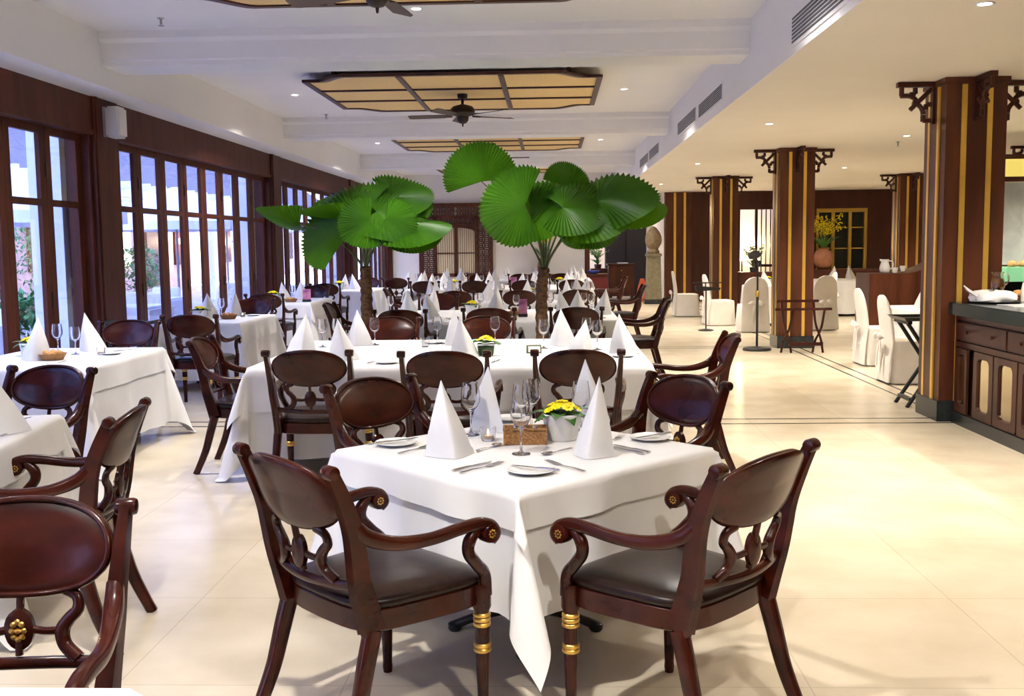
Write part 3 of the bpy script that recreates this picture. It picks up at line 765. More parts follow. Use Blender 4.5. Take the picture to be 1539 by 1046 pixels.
# tea light
def tealight(x, y, label, z=None, lit=True):
    t = empty('tea_light', (x, y, ZN if z is None else z))
    MB().lathe([(.001, 0), (.026, 0), (.030, .01), (.034, .055), (.032, .055), (.028, .012), (.001, .006)], 20).build('glass_cup', M['glass'], t)
    MB().lathe([(.001, .007), (.022, .007), (.022, .022), (.001, .022)], 14).build('wax', M['wax'], t)
    if lit: MB().lathe([(.0008, .024), (.004, .03), (.0035, .038), (.0006, .047)], 8).build('flame', M['flame'], t)
    tag(t, label, 'candle', 'tea lights in glass cups')
tealight(-.27, 4.26, 'lit tea light in a glass cup beside the woven box, front table')
tealight(-3.50, 7.93, 'lit tea light in glass on second window table'); tealight(-3.66, 12.2, 'lit tea light in glass on third window table')

# flower pots
def flower_pot(x, y, label, s=1.0, kind='pot', z=None, seed=1):
    rnd = random.Random(seed); t = empty('flower_pot', (x, y, ZN if z is None else z)); t.scale = (s, s, s)
    if kind == 'pot':
        MB().lathe([(.001, 0), (.050, 0), (.054, .01), (.066, .075), (.070, .085), (.067, .092), (.062, .088), (.060, .078), (.001, .074)], 28).build('pot', M['porc'], t, angle=50)
    else:
        MB().lathe([(.001, 0), (.048, 0), (.055, .02), (.058, .07), (.056, .08), (.054, .078), (.001, .074)], 28).build('pot', M['glass'], t, angle=50)
        MB().lathe([(.001, .006), (.046, .006), (.052, .06), (.001, .068)], 16).build('moss', M['green'], t, angle=50)
    lv = MB()
    for i in range(11):
        a = 2 * PI * i / 11 + rnd.uniform(-.2, .2); L = rnd.uniform(.07, .095); el = rnd.uniform(-.1, .5)
        d = Vector((math.cos(a), math.sin(a), 0)); sd = Vector((-d.y, d.x, 0)); c0 = d * .02 + Vector((0, 0, .085))
        rows = []
        for k_ in range(6):
            q = k_ / 5; w = .026 * math.sin(PI * min(.98, .12 + q * .86)); p = c0 + d * L * q + Vector((0, 0, L * (el * q - .5 * q * q + .25 * q)))
            rows.append([p - sd * w + Vector((0, 0, .005)), p - Vector((0, 0, .0)), p + sd * w + Vector((0, 0, .005))])
        lv.rings(rows, False, False, False)
    lv.build('foliage', M['green'], t, angle=80)
    fl = MB()
    for i in range(15):
        a = i * 2.4; rr = .052 * math.sqrt(i / 15) + .002; c0 = Vector((rr * math.cos(a), rr * math.sin(a), .128 - rr * rr * 8 + rnd.uniform(-.004, .004)))
        nm = Vector((math.cos(a) * rr * 12, math.sin(a) * rr * 12, 1)).normalized(); q = nm.to_track_quat('Z', 'Y').to_matrix()
        for pth_ in range(9):
            b_ = 2 * PI * pth_ / 9; e = Vector((math.cos(b_), math.sin(b_), 0)); f_ = Vector((-e.y, e.x, 0))
            pp = [e * .003 + f_ * .003, e * .018 + f_ * .0065 + Vector((0, 0, .003)), e * .0225 + Vector((0, 0, .001)), e * .018 - f_ * .0065 + Vector((0, 0, .003)), e * .003 - f_ * .003]
            fl.add([c0 + q @ p for p in pp], [(0, 1, 2, 3, 4)])
        fl.lathe([(.006, 0), (.005, .005), (.001, .007)], 8, c0, True, True, q)
    fl.build('blossoms', M['yellow'], t, angle=60)
    tag(t, label, 'flower pot', 'pots of yellow flowers')
flower_pot(.035, 4.28, 'white pot of bright yellow flowers on the front table', 1.2, seed=2)
flower_pot(-.49, 7.62, 'glass bowl of yellow flowers on second table row', 1.1, 'bowl', seed=3)
flower_pot(-.95, 12.3, 'pot of yellow flowers on third table row', 1.2, seed=4)
flower_pot(-4.02, 7.85, 'pot of yellow flowers on second window table', 1.1, seed=5)
flower_pot(-4.02, 11.75, 'pot of yellow flowers on third window table', 1.2, seed=6)
flower_pot(-4.18, 15.5, 'pot of yellow flowers on fourth window table', 1.3, seed=7)
flower_pot(-4.05, 19.75, 'pot of yellow flowers on fifth window table', 1.3, seed=8)
flower_pot(-.35, 16.3, 'pot of yellow flowers on fourth table row', 1.2, seed=9, z=ZN2)
flower_pot(-1.9, 20.3, 'pot of yellow flowers on fifth table row, left end', 1.2, seed=10, z=ZN2)
flower_pot(.15, 20.6, 'pot of yellow flowers on fifth table row, right end', 1.3, seed=11, z=ZN2)

# bread baskets
def basket(x, y, label, z=None, s=1.0):
    t = empty('bread_basket', (x, y, ZN if z is None else z)); t.scale = (s, s, s)
    MB().lathe([(.001, .002), (.075, .002), (.10, .045), (.104, .048), (.097, .046), (.073, .008), (.001, .008)], 24).build('basket', M['basket'], t, angle=60)
    for i in range(4):
        a = i * 1.6 + .4; MB().lathe([(.002, -.03), (.02, -.024), (.027, 0), (.02, .024), (.002, .03)], 12, (.045 * math.cos(a), .045 * math.sin(a), .045), M=Matrix.Rotation(1.3 + i, 3, 'X')).build('bread_roll', M['bread'], t, angle=80)
    tag(t, label, 'bread basket', 'bread baskets')
basket(-3.70, 7.55, 'shallow woven bread basket on second window table'); basket(-3.72, 11.85, 'woven bread basket on third window table')
basket(-3.90, 15.45, 'woven bread basket on fourth window table'); basket(-.42, 12.0, 'woven bread basket on third table row behind a chair')
# picture stands
def card(x, y, label, w=.085, h=.17, m='pink', rz=0, z=None):
    t = empty('card_stand', (x, y, ZN if z is None else z), rz)
    MB().box(-w / 2 - .004, w / 2 + .004, -.02, .02, 0, .035).build('base', M['black'], t, bevel=.002)
    MB().box(-w / 2, w / 2, -.004, .004, .036, h).build('card', M[m], t, smooth=False)
    tag(t, label, 'card stand', 'upright card stands')
card(-.33, 11.72, 'pink picture card in a black stand on third table row', .095, .20)
card(-3.66, 15.45, 'pink picture card in a stand on fourth window table', .12, .19)
card(-.16, 15.6, 'pink picture card stand on fourth table row', .10, .20, z=ZN2)
card(-.75, 20.0, 'mauve picture card stand on fifth table row', .15, .2, z=ZN2)
t = empty('table_sign', (-.14, 7.75, ZN), R(8))
mb = MB(); mb.rings([[(-.055, -.025, .001), (-.055, .025, .001), (-.055, .004, .062), (-.055, -.004, .062)], [(.055, -.025, .001), (.055, .025, .001), (.055, .004, .062), (.055, -.004, .062)]]); mb.build('frame', M['stem'], t, smooth=False)
sg = MB().add([(-.045, -.0235, .012), (.045, -.0235, .012), (.045, -.0085, .053), (-.045, -.0085, .053)], [(0, 1, 2, 3)]); sg.v = [(x, y - .0025, z) for x, y, z in sg.v]; sg.build('card', M['porc'], t, smooth=False)
tag(t, 'small framed tent card standing on second table row', 'table sign')

# second and third rows, hand placed; the rows behind repeat
T2N = [(-1.95, 8.0, 'left end', 285, 1.0), (-1.48, 7.36, 'near side left', 290, 1.0), (-1.60, 8.45, 'far side left', 250, 1.0), (-.83, 8.45, 'far side middle', 215, 1.0), (-.62, 7.50, 'near side middle', 290, .98), (.06, 8.3, 'far side right', 240, 1.0), (.20, 7.45, 'near side right', 285, .9), (.53, 7.62, 'right end', 270, 1.0)]
for x, y, pos, dg, h in T2N: napkin(x, y, dg, pos, T2, h)
for x, y, pos in [(-1.86, 8.35, 'left pair, left one'), (-1.76, 8.45, 'left pair, right one'), (-1.46, 8.50, 'between two far napkins'), (-.95, 8.55, 'left of the middle napkins'), (-.07, 8.1, 'in front of the right palm trunk'), (.27, 8.25, 'right pair, left one'), (.34, 7.95, 'right pair, right one'), (-.47, 8.5, 'behind the flower bowl')]: glass(x, y, pos, T2, 1.1)
for x, y, pos in [(-1.15, 7.15, 'near side left'), (-.98, 8.6, 'far side middle'), (.5, 7.45, 'right end'), (.22, 8.62, 'far side right')]: plate(x, y, pos, T2)
for i, (x, y) in enumerate([(-1.28, 7.2), (-.42, 7.2), (.38, 7.2)]):
    pos = ('near side left', 'near side middle', 'near side right')[i]
    cut(KN, (x, y - .08), (x + .05, y + .11), 'steel table knife', 'knife', pos, T2); cut(FK, (x - .42, y - .08), (x - .40, y + .12), 'steel dinner fork', 'fork', pos, T2)
tb = MB().lathe([(.001, .001), (.028, .001), (.036, .075), (.0345, .075), (.027, .005), (.001, .004)], 22).build('tumbler', M['glass'], angle=50); tb.location = (-1.02, 8.30, ZN + .0005); tag(tb, 'short clear tumbler on second table row beside a wine glass', 'tumbler')
T3N = [(-1.72, 12.3, 'left end', 250), (-1.48, 12.75, 'far side left', 285), (-1.35, 11.5, 'near side left', 270), (-.63, 11.65, 'near side middle', 285), (-.72, 12.85, 'far side middle', 255), (.11, 12.0, 'far side right', 240), (.29, 11.75, 'near side right', 280), (.57, 11.95, 'right end', 270)]
for x, y, pos, dg in T3N: napkin(x, y, dg, pos, T3)
for x, y, pos in [(-1.9, 12.2, 'left end'), (-1.50, 12.4, 'between left napkins'), (-.42, 12.2, 'beside the pink card'), (-.02, 12.7, 'behind right palm trunk'), (.38, 12.5, 'right pair, left one'), (.46, 12.2, 'right pair, right one'), (-.88, 12.75, 'far side middle')]: glass(x, y, pos, T3, 1.1)
plate(.50, 11.35, 'right corner', T3); plate(-1.1, 11.5, 'near side left', T3)
for ref, cx, cy, hx in ((T4, -.68, 16.2, 1.38), (T5, -1.0, 20.4, 1.75), (T6, -.9, 24.6, 1.8)):
    xs = [cx - hx * .72, cx - hx * .22, cx + hx * .28, cx + hx * .74]; nm = ('first', 'second', 'third', 'fourth')
    for j, x in enumerate(xs):
        rnd = random.Random(int(cy * 10) + j)
        napkin(x + rnd.uniform(-.08, .08), cy - .5 + rnd.uniform(-.08, .1), 270 + rnd.uniform(-35, 35), f'near side {nm[j]} from left', ref, z=ZN2)
        napkin(x + rnd.uniform(-.1, .1) + .12, cy + .5 + rnd.uniform(-.1, .1), 270 + rnd.uniform(-40, 40), f'far side {nm[j]} from left', ref, z=ZN2)
        glass(x + .22, cy - .25 + rnd.uniform(-.1, .1), f'near side {nm[j]} from left', ref, 1.1, ZN2 + .0005)
        glass(x + .0, cy + .2 + rnd.uniform(-.1, .1), f'far side {nm[j]} from left', ref, 1.1, ZN2 + .0005)
    napkin(cx + hx - .2, cy + .05, 270, 'right end place', ref, z=ZN2); napkin(cx - hx + .2, cy - .05, 270, 'left end place', ref, z=ZN2)
# window tables
napkin(-2.44, 4.47, 285, 'right place', W1); napkin(-3.0, 4.1, 300, 'left place', W1)
plate(-2.56, 4.74, 'far right corner', W1); cut(KN, (-2.56, 4.64), (-2.48, 4.82), 'steel butter knife', 'knife', 'on the far plate', W1, ZN + .013)
cut(KN, (-2.40, 4.40), (-2.42, 4.58), 'steel table knife', 'knife', 'right edge', W1); cut(FK, (-2.66, 4.45), (-2.56, 4.64), 'steel dinner fork', 'fork', 'behind the napkin', W1)
napkin(-3.82, 7.50, 275, 'near place', W2, 1.1); napkin(-3.68, 8.16, 275, 'far place', W2, 1.05)
glass(-3.93, 8.12, 'left of the pair', W2, 1.1); glass(-3.70, 7.93, 'right of the pair', W2, 1.05)
plate(-3.42, 7.92, 'right side', W2); cut(KN, (-3.48, 8.1), (-3.36, 8.3), 'steel table knife', 'knife', 'right edge', W2); cut(FK, (-3.6, 7.2), (-3.52, 7.4), 'steel dinner fork', 'fork', 'near edge', W2)
napkin(-3.98, 11.9, 275, 'near place', W3, 1.0); napkin(-3.82, 12.3, 275, 'far place', W3, 1.0); glass(-3.88, 12.1, 'between the napkins', W3, 1.1); plate(-3.58, 12.35, 'far right corner', W3)
napkin(-4.03, 15.6, 275, 'near place', W4, 1.0); napkin(-3.88, 16.0, 275, 'far place', W4, 1.0); glass(-3.98, 15.85, 'between the napkins', W4, 1.1)
napkin(-3.97, 19.75, 275, 'near place', W5, 1.0); napkin(-3.80, 20.0, 275, 'far place', W5, 1.0); glass(-3.9, 20.15, 'between the napkins', W5, 1.1)
napkin(-3.05, 22.2, 275, 'near place', W6, z=ZN2); napkin(-2.8, 22.6, 275, 'far place', W6, z=ZN2); glass(-2.9, 22.4, 'between the napkins', W6, 1.1, ZN2 + .0005)

# ------------------------------------------------------------------ palms
def palm_leaf(Rl, seed, gap=52, pleats=38, cup=.10, droop=.12):
    rnd = random.Random(seed); n = pleats * 2; nr = 9; v = [(0, 0, 0)]; f = []
    a0, a1 = R(-180 + gap), R(180 - gap)
    for j in range(1, nr + 1):
        q = j / nr
        for i in range(n + 1):
            u = i / n; a = a0 + (a1 - a0) * u
            env = .50 + .50 * math.cos(a * .5) ** .8 if abs(a) < PI else .5
            rr = Rl * q * env
            if j == nr: rr *= (1.03 if i % 2 else .965)
            z = (.022 * Rl * q if i % 2 else -.022 * Rl * q) + cup * Rl * abs(math.sin(a)) ** 2 * q - droop * Rl * q * q + .05 * Rl * q * math.sin(3 * a + seed)
            v.append((rr * math.sin(a), rr * math.cos(a), z))
    for i in range(n): f.append((0, 1 + i, 2 + i))
    for j in range(nr - 1):
        for i in range(n):
            p = 1 + j * (n + 1) + i; f.append((p, p + n + 1, p + n + 2, p + 1))
    mb = MB().add(v, f); return mb
def palm(cx, Y, crown, leaves, label, lean_x=0):
    t = empty('fan_palm', (cx, Y, 0)); top = Vector(crown) - Vector((cx, Y, 0))
    MB().lathe([(.001, .002), (.15, .002), (.17, .03), (.20, .28), (.215, .32), (.20, .335), (.185, .32), (.175, .27), (.001, .265)], 28).build('planter', M['terra'], t, angle=50)
    pts = spline([(0, 0, .25), (lean_x * .3, 0, .7), (lean_x * .7, 0, 1.1), (top.x, top.y, top.z)], 8); n = len(pts)
    rad = [(.062 - .012 * i / n) + (.006 if i % 2 else -.003) for i in range(n)]
    MB().tube(pts, rad, 12).build('trunk', M['trunk'], t, angle=80)
    for i, (px, py, dy, Rl, nrm, tip, cup, droop, gp) in enumerate(leaves):
        c = at(px, py, Y + dy) - Vector((cx, Y, 0))
        nz = Vector(nrm).normalized(); ty = Vector(tip); ty = (ty - nz * ty.dot(nz)).normalized(); tx = ty.cross(nz)
        q = Matrix((tx, ty, nz)).transposed()
        mb = palm_leaf(Rl, i + 1, gp, cup=cup, droop=droop)
        mb.v = [tuple(q @ Vector(p) + c) for p in mb.v]
        lo = mb.build('leaf', M['leaf'], t, angle=70)
        mid = (top + c) * .5 + Vector((0, 0, .10)) + (c - top).normalized() * .05
        st = spline([top + Vector((0, 0, -.12)), top * .8 + mid * .2, mid, c], 5)
        MB().tube(st, [.014, .010, .007, .006], 6).build('stalk', M['stem'], lo, angle=80)
    tag(t, label, 'palm', 'fan palms')
UP = (0, -.25, 1)
palm(-1.77, 9.9, tuple(at(549, 400, 9.9)), [
    (540, 334, -.15, .64, (-.25, -.70, .64), (-.80, -.05, .55), .05, .14, 96),
    (578, 322, .12, .52, (-.02, -.66, .72), (-.10, .3, .95), .10, .14, 76),
    (566, 318, -.10, .50, (.22, -.56, .80), (.88, -.1, .32), .12, .16, 52),
    (556, 332, -.35, .30, (.1, -.86, .45), (-.65, -.2, -.20), .08, .12, 66),
    (450, 338, .05, .42, (-.12, -.28, -.95), (-1, -.05, -.12), .02, .18, 74),
    (530, 332, .12, .52, (-.05, -.20, -.97), (-1, .1, .0), .05, .12, 68),
    (590, 296, .20, .40, (.1, -.55, .8), (.85, .1, .55), .10, .05, 72),
    (598, 338, -.05, .50, (-.05, -.30, .95), (.95, -.15, -.16), .06, .18, 78),
    (600, 342, .05, .42, (.15, -.42, .9), (.85, -.3, -.38), .04, .14, 100),
    (548, 300, .30, .55, (-.05, -.45, .88), (-.6, .4, .5), .05, .18, 50),
    (580, 330, -.25, .30, (.15, -.80, .55), (.75, -.3, -.1), .08, .12, 70),
], 'left potted fan palm with broad pleated leaves, rising between the table rows')
palm(-.10, 9.9, tuple(at(818, 402, 9.9)), [
    (724, 273, .10, .40, (.10, -.95, .22), (-.22, .05, 1), .04, .06, 84),
    (789, 308, -.25, .44, (-.22, -.92, .30), (-.92, -.1, .05), .06, .08, 66),
    (828, 306, -.05, .36, (.05, -.70, .70), (-.15, .2, .75), .10, .15, 48),
    (850, 280, .25, .26, (.20, -.90, .3), (.35, .1, .95), .05, .05, 88),
    (900, 302, .05, .56, (-.22, -.52, .82), (.95, -.1, .30), .05, .14, 66),
    (846, 312, -.25, .40, (.1, -.62, .78), (.95, -.1, .1), .10, .18, 52),
    (866, 312, -.10, .54, (.05, -.55, .82), (.95, -.1, -.18), .05, .12, 70),
    (902, 304, .25, .64, (.05, -.30, .95), (1, 0, -.04), .02, .12, 72),
    (888, 330, -.20, .30, (.20, -.80, .50), (.30, -.2, -.85), .08, .12, 84),
    (880, 334, -.10, .28, (-.2, -.85, .4), (-.8, -.2, -.55), .06, .12, 100),
    (812, 300, .35, .40, (0, -.6, .8), (-.2, .5, .7), .08, .1, 52),
    (800, 316, -.1, .36, (-.05, -.8, .5), (.6, -.1, -.1), .06, .12, 60),
], 'right potted fan palm with round pleated leaves beside the aisle end')

# ------------------------------------------------------------------ ceiling panels, fans, downlights, vents
def ogee(x0, x1, y0, y1, b):
    """rectangle whose near and far sides step out in S curves"""
    pts = []; s = .50; n = 7
    def S(xa, ya, xb, yb):
        for i in range(n + 1):
            q = i / n; e = q * q * (3 - 2 * q); pts.append((xa + (xb - xa) * q, ya + (yb - ya) * e))
    pts.append((x0, y0)); S(x0 + .16, y0, x0 + s, y0 - b); S(x1 - s, y0 - b, x1 - .16, y0); pts.append((x1, y0)); pts.append((x1, y1))
    S(x1 - .16, y1, x1 - s, y1 + b); S(x0 + s, y1 + b, x0 + .16, y1); pts.append((x0, y1)); return pts
PANELS = [(6.68, 'nearest rattan ceiling panel, mostly cut off at the top edge'), (13.0, 'large rattan ceiling panel with brown frame in the middle bay'), (19.25, 'third rattan ceiling panel, above the palm leaves'), (25.6, 'farthest rattan ceiling panel by the back wall')]
for i, (yc, label) in enumerate(PANELS):
    t = empty('ceiling_panel', (-1.1, yc, 0)); hx, hy, b = 1.68, 1.18, .33; z0, z1 = 3.39, 3.412
    pts = ogee(-hx, hx, -hy, hy, b)
    MB().rings([[(x * .985, y * .985, z0 + .014) for x, y in pts], [(x * .985, y * .985, z1) for x, y in pts]]).build('rattan', M['rattan'], t, smooth=False)
    fm = MB(); n = len(pts)
    ring0 = []
    rr = [[(x, y, z0) for x, y in pts], [(x, y, z1 + .01) for x, y in pts], [(x * .962, y * .962, z1 + .01) for x, y in pts], [(x * .962, y * .962, z0) for x, y in pts], [(x, y, z0) for x, y in pts]]
    fm.rings(rr, True, False, False)
    fm.build('frame', M['panelwood'], t, smooth=False)
    ba = MB()
    for y in (-.45, .45): ba.box(-hx * .965, hx * .965, y - .025, y + .025, z0 - .004, z0 + .02)
    for x in (-.56, .56): ba.box(x - .03, x + .03, -(hy + b) * .965, (hy + b) * .965, z0 - .006, z0 + .02)
    for sx_ in (-1.3, 1.3):
        for sy_ in (-1, 1): ba.box(sx_ - .02, sx_ + .02, min(sy_ * 1.1, sy_ * 1.3), max(sy_ * 1.1, sy_ * 1.3), z1, ZC)
    ba.build('glazing_bar', M['panelwood'], t, smooth=False)
    tag(t, label, 'ceiling panel', 'framed rattan ceiling panels')
def fan(y, label, rot):
    t = empty('ceiling_fan', (-1.08, y, 0), 0)
    MB().lathe([(.001, 3.40), (.065, 3.398), (.06, 3.35), (.02, 3.335), (.016, 3.28), (.05, 3.27), (.12, 3.25), (.155, 3.21), (.15, 3.17), (.10, 3.14), (.075, 3.13), (.07, 3.08), (.045, 3.05), (.012, 3.04), (.008, 3.01), (.001, 3.005)], 28).build('motor', M['bronze'], t, angle=50)
    for k_ in range(5):
        a = rot + 2 * PI * k_ / 5; e = Vector((math.cos(a), math.sin(a), 0)); f_ = Vector((-e.y, e.x, 0)); rr = []
        for q, w in ((.13, .018), (.22, .022), (.24, .055), (.45, .066), (.64, .070), (.68, .045)):
            c = e * q + Vector((0, 0, 3.135)); rr.append([c - f_ * w + Vector((0, 0, -.012)), c + f_ * w + Vector((0, 0, .012)), c + f_ * w + Vector((0, 0, .018)), c - f_ * w + Vector((0, 0, -.006))])
        MB().rings(rr).build('blade', M['blade'], t, angle=30)
    tag(t, label, 'ceiling fan', 'dark five-blade ceiling fans')
fan(6.68, 'ceiling fan at the top edge under the nearest panel', .2); fan(13.0, 'dark ceiling fan under the large middle panel', .5); fan(19.25, 'ceiling fan partly hidden above the right palm', .0)
fan(25.6, 'farthest ceiling fan by the back wall', .9)
def downlight(x, y, z, watts, col, label, cone=132, show=True):
    t = empty('downlight', (x, y, z))
    MB().lathe([(.038, -.002), (.055, -.006), (.058, -.001), (.058, .004), (.038, .004)], 20, cap0=False, cap1=False).build('trim_ring', M['white'], t)
    MB().lathe([(.001, -.003), (.038, -.003), (.038, .002), (.001, .002)], 20).build('lens', M['lamp'], t)
    L = bpy.data.lights.new('downlight_beam', 'SPOT'); L.energy = watts; L.color = col; L.spot_size = R(cone); L.spot_blend = .9; L.shadow_soft_size = .05
    lo = bpy.data.objects.new('downlight_beam', L); C.objects.link(lo); lo.parent = t; lo.location = (0, 0, -.02)
    tag(t, label, 'downlight', 'recessed downlights')
nm = ('first', 'second', 'third', 'fourth', 'fifth', 'sixth')
for i, y in enumerate((.8, 7.0, 13.5, 19.88, 26.2)):
    downlight(-3.27, y, ZC, DL_HALL, COL_HALL, f'recessed ceiling downlight on the window side, {nm[i]} bay')
    downlight(.93, y, ZC, DL_HALL, COL_HALL, f'recessed ceiling downlight on the aisle side, {nm[i]} bay')
downlight(-1.1, 8.8, ZC, DL_HALL, COL_HALL, 'bright downlight at the top beside the fan blade'); downlight(-1.1, 2.4, ZC, DL_HALL, COL_HALL, 'downlight over the camera end of the hall')
for i, y in enumerate((.1, 6.27, 12.26, 18.15, 24.2)): downlight(2.5, y, ZR, DL_WARM, COL_WARM, f'low-ceiling downlight in the aisle row, {nm[i]} bay')
for i, (x, y) in enumerate(((4.6, 13.9), (5.4, 19.7), (4.6, 7.5), (5.4, 25.5), (4.6, 1.0), (6.5, 12.3), (8.8, 19.8), (8.6, 25.4))): downlight(x, y, ZR, DL_WARM, COL_WARM, f'low-ceiling downlight above the {("side tables", "round tables", "counter", "back panelling", "room end by camera", "buffet", "far tables", "gilt window")[i]}')  # the buffet one is out of view, put there to brighten the marble back
def vent(y0, y1, z0, z1, label):
    t = MB().box(XS - .022, XS - .0125, y0 - .02, y1 + .02, z0 - .02, z1 + .02); o = t.build('air_vent', M['plaster'], smooth=False)
    n = 7; s_ = MB()
    for i in range(n):
        z = z0 + (z1 - z0) * (i + .5) / n; s_.box(XS - .026, XS - .0215, y0, y1, z - .007, z + .007)
    s_.build('slot', M['ventdark'], o, smooth=False)
    tag(o, label, 'vent', 'slotted air vents in the soffit')
for y0, y1, z0, z1, l in ((5.0, 7.8, 2.97, 3.16, 'nearest slotted air vent in the soffit, top right'), (10.95, 12.62, 3.02, 3.17, 'slotted air vent in the soffit, second bay, nearer one'), (12.92, 14.68, 3.03, 3.19, 'slotted air vent in the soffit, second bay, farther one'), (17.3, 18.9, 3.03, 3.19, 'slotted air vent in the soffit, third bay, nearer one'), (19.2, 20.9, 3.03, 3.19, 'slotted air vent in the soffit, third bay, farther one')): vent(y0, y1, z0, z1, l)
for x, y, z, l in ((-3.29, 8.95, ZC, 'ceiling sprinkler at the top left near the first beam'), (-3.3, 15.5, ZC, 'ceiling sprinkler beside the second beam, left'), (4.75, 14.7, ZR, 'small sprinkler in the low ceiling between columns')):
    t = empty('sprinkler', (x, y, z)); MB().lathe([(.03, 0), (.03, -.006), (.012, -.012), (.010, -.05), (.004, -.055)], 12).build('body', M['grey'], t); MB().lathe([(.001, -.062), (.025, -.062), (.025, -.066), (.001, -.066)], 12).build('deflector', M['grey'], t); tag(t, l, 'sprinkler', 'ceiling sprinklers')
# loudspeaker on the left post
t = empty('wall_speaker', (XL + .02, 10.30, 2.80)); MB().box(.0, .035, -.075, -.045, -.145, .145).box(0, .03, .03, .075, -.13, .13).build('mount', M['grey'], t, smooth=False)
sp = MB().box(.03, .17, -.10, .11, -.15, .15); sp.build('cabinet', M['white'], t, bevel=.02)
tag(t, 'white loudspeaker mounted high on the left wooden post', 'speaker')

# ------------------------------------------------------------------ back wall furnishings
# carved screen
t = empty('carved_screen', (-2.64, YB - .08, 0)); hw, H = 1.02, 2.72
fm = MB()
for x0, x1, z0, z1 in ((-hw, -hw + .09, 0, H), (hw - .09, hw, 0, H), (-hw + .09, hw - .09, H - .10, H), (-.60, -.52, 0, 2.35), (.52, .60, 0, 2.35), (-hw + .09, hw - .09, 2.30, 2.37), (-.04, .04, .75, 2.05), (-hw + .09, hw - .09, .70, .80)): fm.box(x0, x1, -.05, .05, z0, z1)
ar = []
for i in range(13):
    a = PI * i / 12; ar.append((-.52 * math.cos(a), 1.93 + .12 * math.sin(a)))
fm.rings([[(x, y, z) for x, z in ar] + [(.52, y, 2.16), (-.52, y, 2.16)] for y in (-.05, .05)])
fm.build('frame', M['col'], t, smooth=False)
def fret(name, x0, x1, z0, z1, cell):
    mb = MB(); nx = max(1, round((x1 - x0) / cell)); nz = max(1, round((z1 - z0) / cell)); cx_, cz_ = (x1 - x0) / nx, (z1 - z0) / nz
    for i in range(nx):
        for j in range(nz):
            x, z = x0 + (i + .5) * cx_, z0 + (j + .5) * cz_; r_ = min(cx_, cz_) * .36
            mb.tube([(x + r_ * math.cos(2 * PI * q / 12), 0, z + r_ * math.sin(2 * PI * q / 12)) for q in range(12)], .016, 5, closed=True)
            for sx_, sz_ in ((1, 1), (1, -1), (-1, 1), (-1, -1)): mb.tube([(x + sx_ * r_ * .6, 0, z + sz_ * r_ * .6), (x + sx_ * cx_ * .52, 0, z + sz_ * cz_ * .52)], .018, 5)
            mb.tube([(x - r_, 0, z), (x + r_, 0, z)], .013, 5)
    mb.build(name, M['col'], t, angle=60)
fret('fretwork', -hw + .09, -.60, .80, 2.30, .17); fret('fretwork', .60, hw - .09, .80, 2.30, .17)
fret('fretwork', -hw + .09, -.02, 2.37, 2.62, .15); fret('fretwork', .02, hw - .09, 2.37, 2.62, .15); fret('fretwork', -.52, .52, 2.14, 2.31, .13)
MB().box(-hw + .1, -.6, .052, .06, 0, .7).box(.6, hw - .1, .052, .06, 0, .7).build('lower_panel', M['panelwood'], t, smooth=False)
MB().box(-.52, .52, .02, .035, .80, 2.14).build('blind', M['blind'], t, smooth=False)
sl = MB()
for i in range(17): x = -.48 + i * .06; sl.box(x - .006, x + .006, .005, .019, .8, 2.12)
sl.box(-.52, .52, -.005, .019, 1.34, 1.37); sl.build('slat', M['col'], t, smooth=False)
tag(t, 'carved fretwork wooden screen with cream slatted window on the back wall', 'screen')
# sideboard with vase behind the right palm
t = empty('sideboard', (-.05, YB - .45, 0)); MB().box(-.85, .85, -.25, .25, .70, .76).build('top', M['panelwood'], t, bevel=.004)
MB().box(-.8, .8, -.22, .22, .42, .70).build('body', M['panelwood'], t, smooth=False)
for sx_ in (-1, 1):
    for sy_ in (-1, 1): MB().box(sx_ * .76 - .03, sx_ * .76 + .03, sy_ * .18 - .03, sy_ * .18 + .03, 0, .42).build('leg', M['panelwood'], t, smooth=False)
tag(t, 'low dark sideboard against the back wall behind the right palm', 'sideboard')
def spray(x, y, z, label, pot, H=.9, W=.45, n=26, colr='yellow', leafm='green', pr=None, seed=4):
    t = empty('flower_vase', (x, y, z)); rnd = random.Random(seed)
    pr = pr or [(.001, 0), (.09, 0), (.13, .08), (.15, .2), (.12, .33), (.07, .40), (.085, .44), (.07, .44), (.055, .40), (.001, .38)]
    MB().lathe(pr, 24).build('vase', M[pot], t, angle=60); zt = pr[-1][1]
    st = MB(); bl = MB(); lf = MB()
    for i in range(n):
        a = rnd.uniform(0, 2 * PI); rr = W * math.sqrt(rnd.random()); h = H * rnd.uniform(.55, 1); p0 = Vector((0, 0, zt)); p1 = Vector((rr * math.cos(a), rr * math.sin(a), zt + h)); pm = p0.lerp(p1, .5) + Vector((0, 0, .12 * H)) - Vector((p1.x, p1.y, 0)) * .2
        pth_ = spline([p0, pm, p1], 4); st.tube(pth_, .005, 4)
        for q in range(5):
            c = pth_[-1 - q] if q < len(pth_) else p1
            for w in range(2):
                cc = c + Vector((rnd.uniform(-.04, .04), rnd.uniform(-.04, .04), rnd.uniform(-.03, .03)))
                bl.lathe([(.002, -.015), (.022, 0), (.012, .014), (.001, .016)], 6, cc)
        if i % 2 == 0:
            e = Vector((math.cos(a + 1), math.sin(a + 1), 0)); rows = []
            for q in range(5):
                u = q / 4; c = p0 + e * (W * .9 * u) + Vector((0, 0, H * .65 * u - H * .3 * u * u)); sd = Vector((-e.y, e.x, 0)) * (.025 * math.sin(PI * min(.97, u + .08))); rows.append([c - sd, c + sd])
            lf.rings(rows, False, False, False)
    so_ = st.build('stems', M['stem'], t); bl.build('blossoms', M[colr], t, angle=80); lf.build('leaves', M[leafm], t, angle=80)
    tag(t, label, 'vase of flowers')
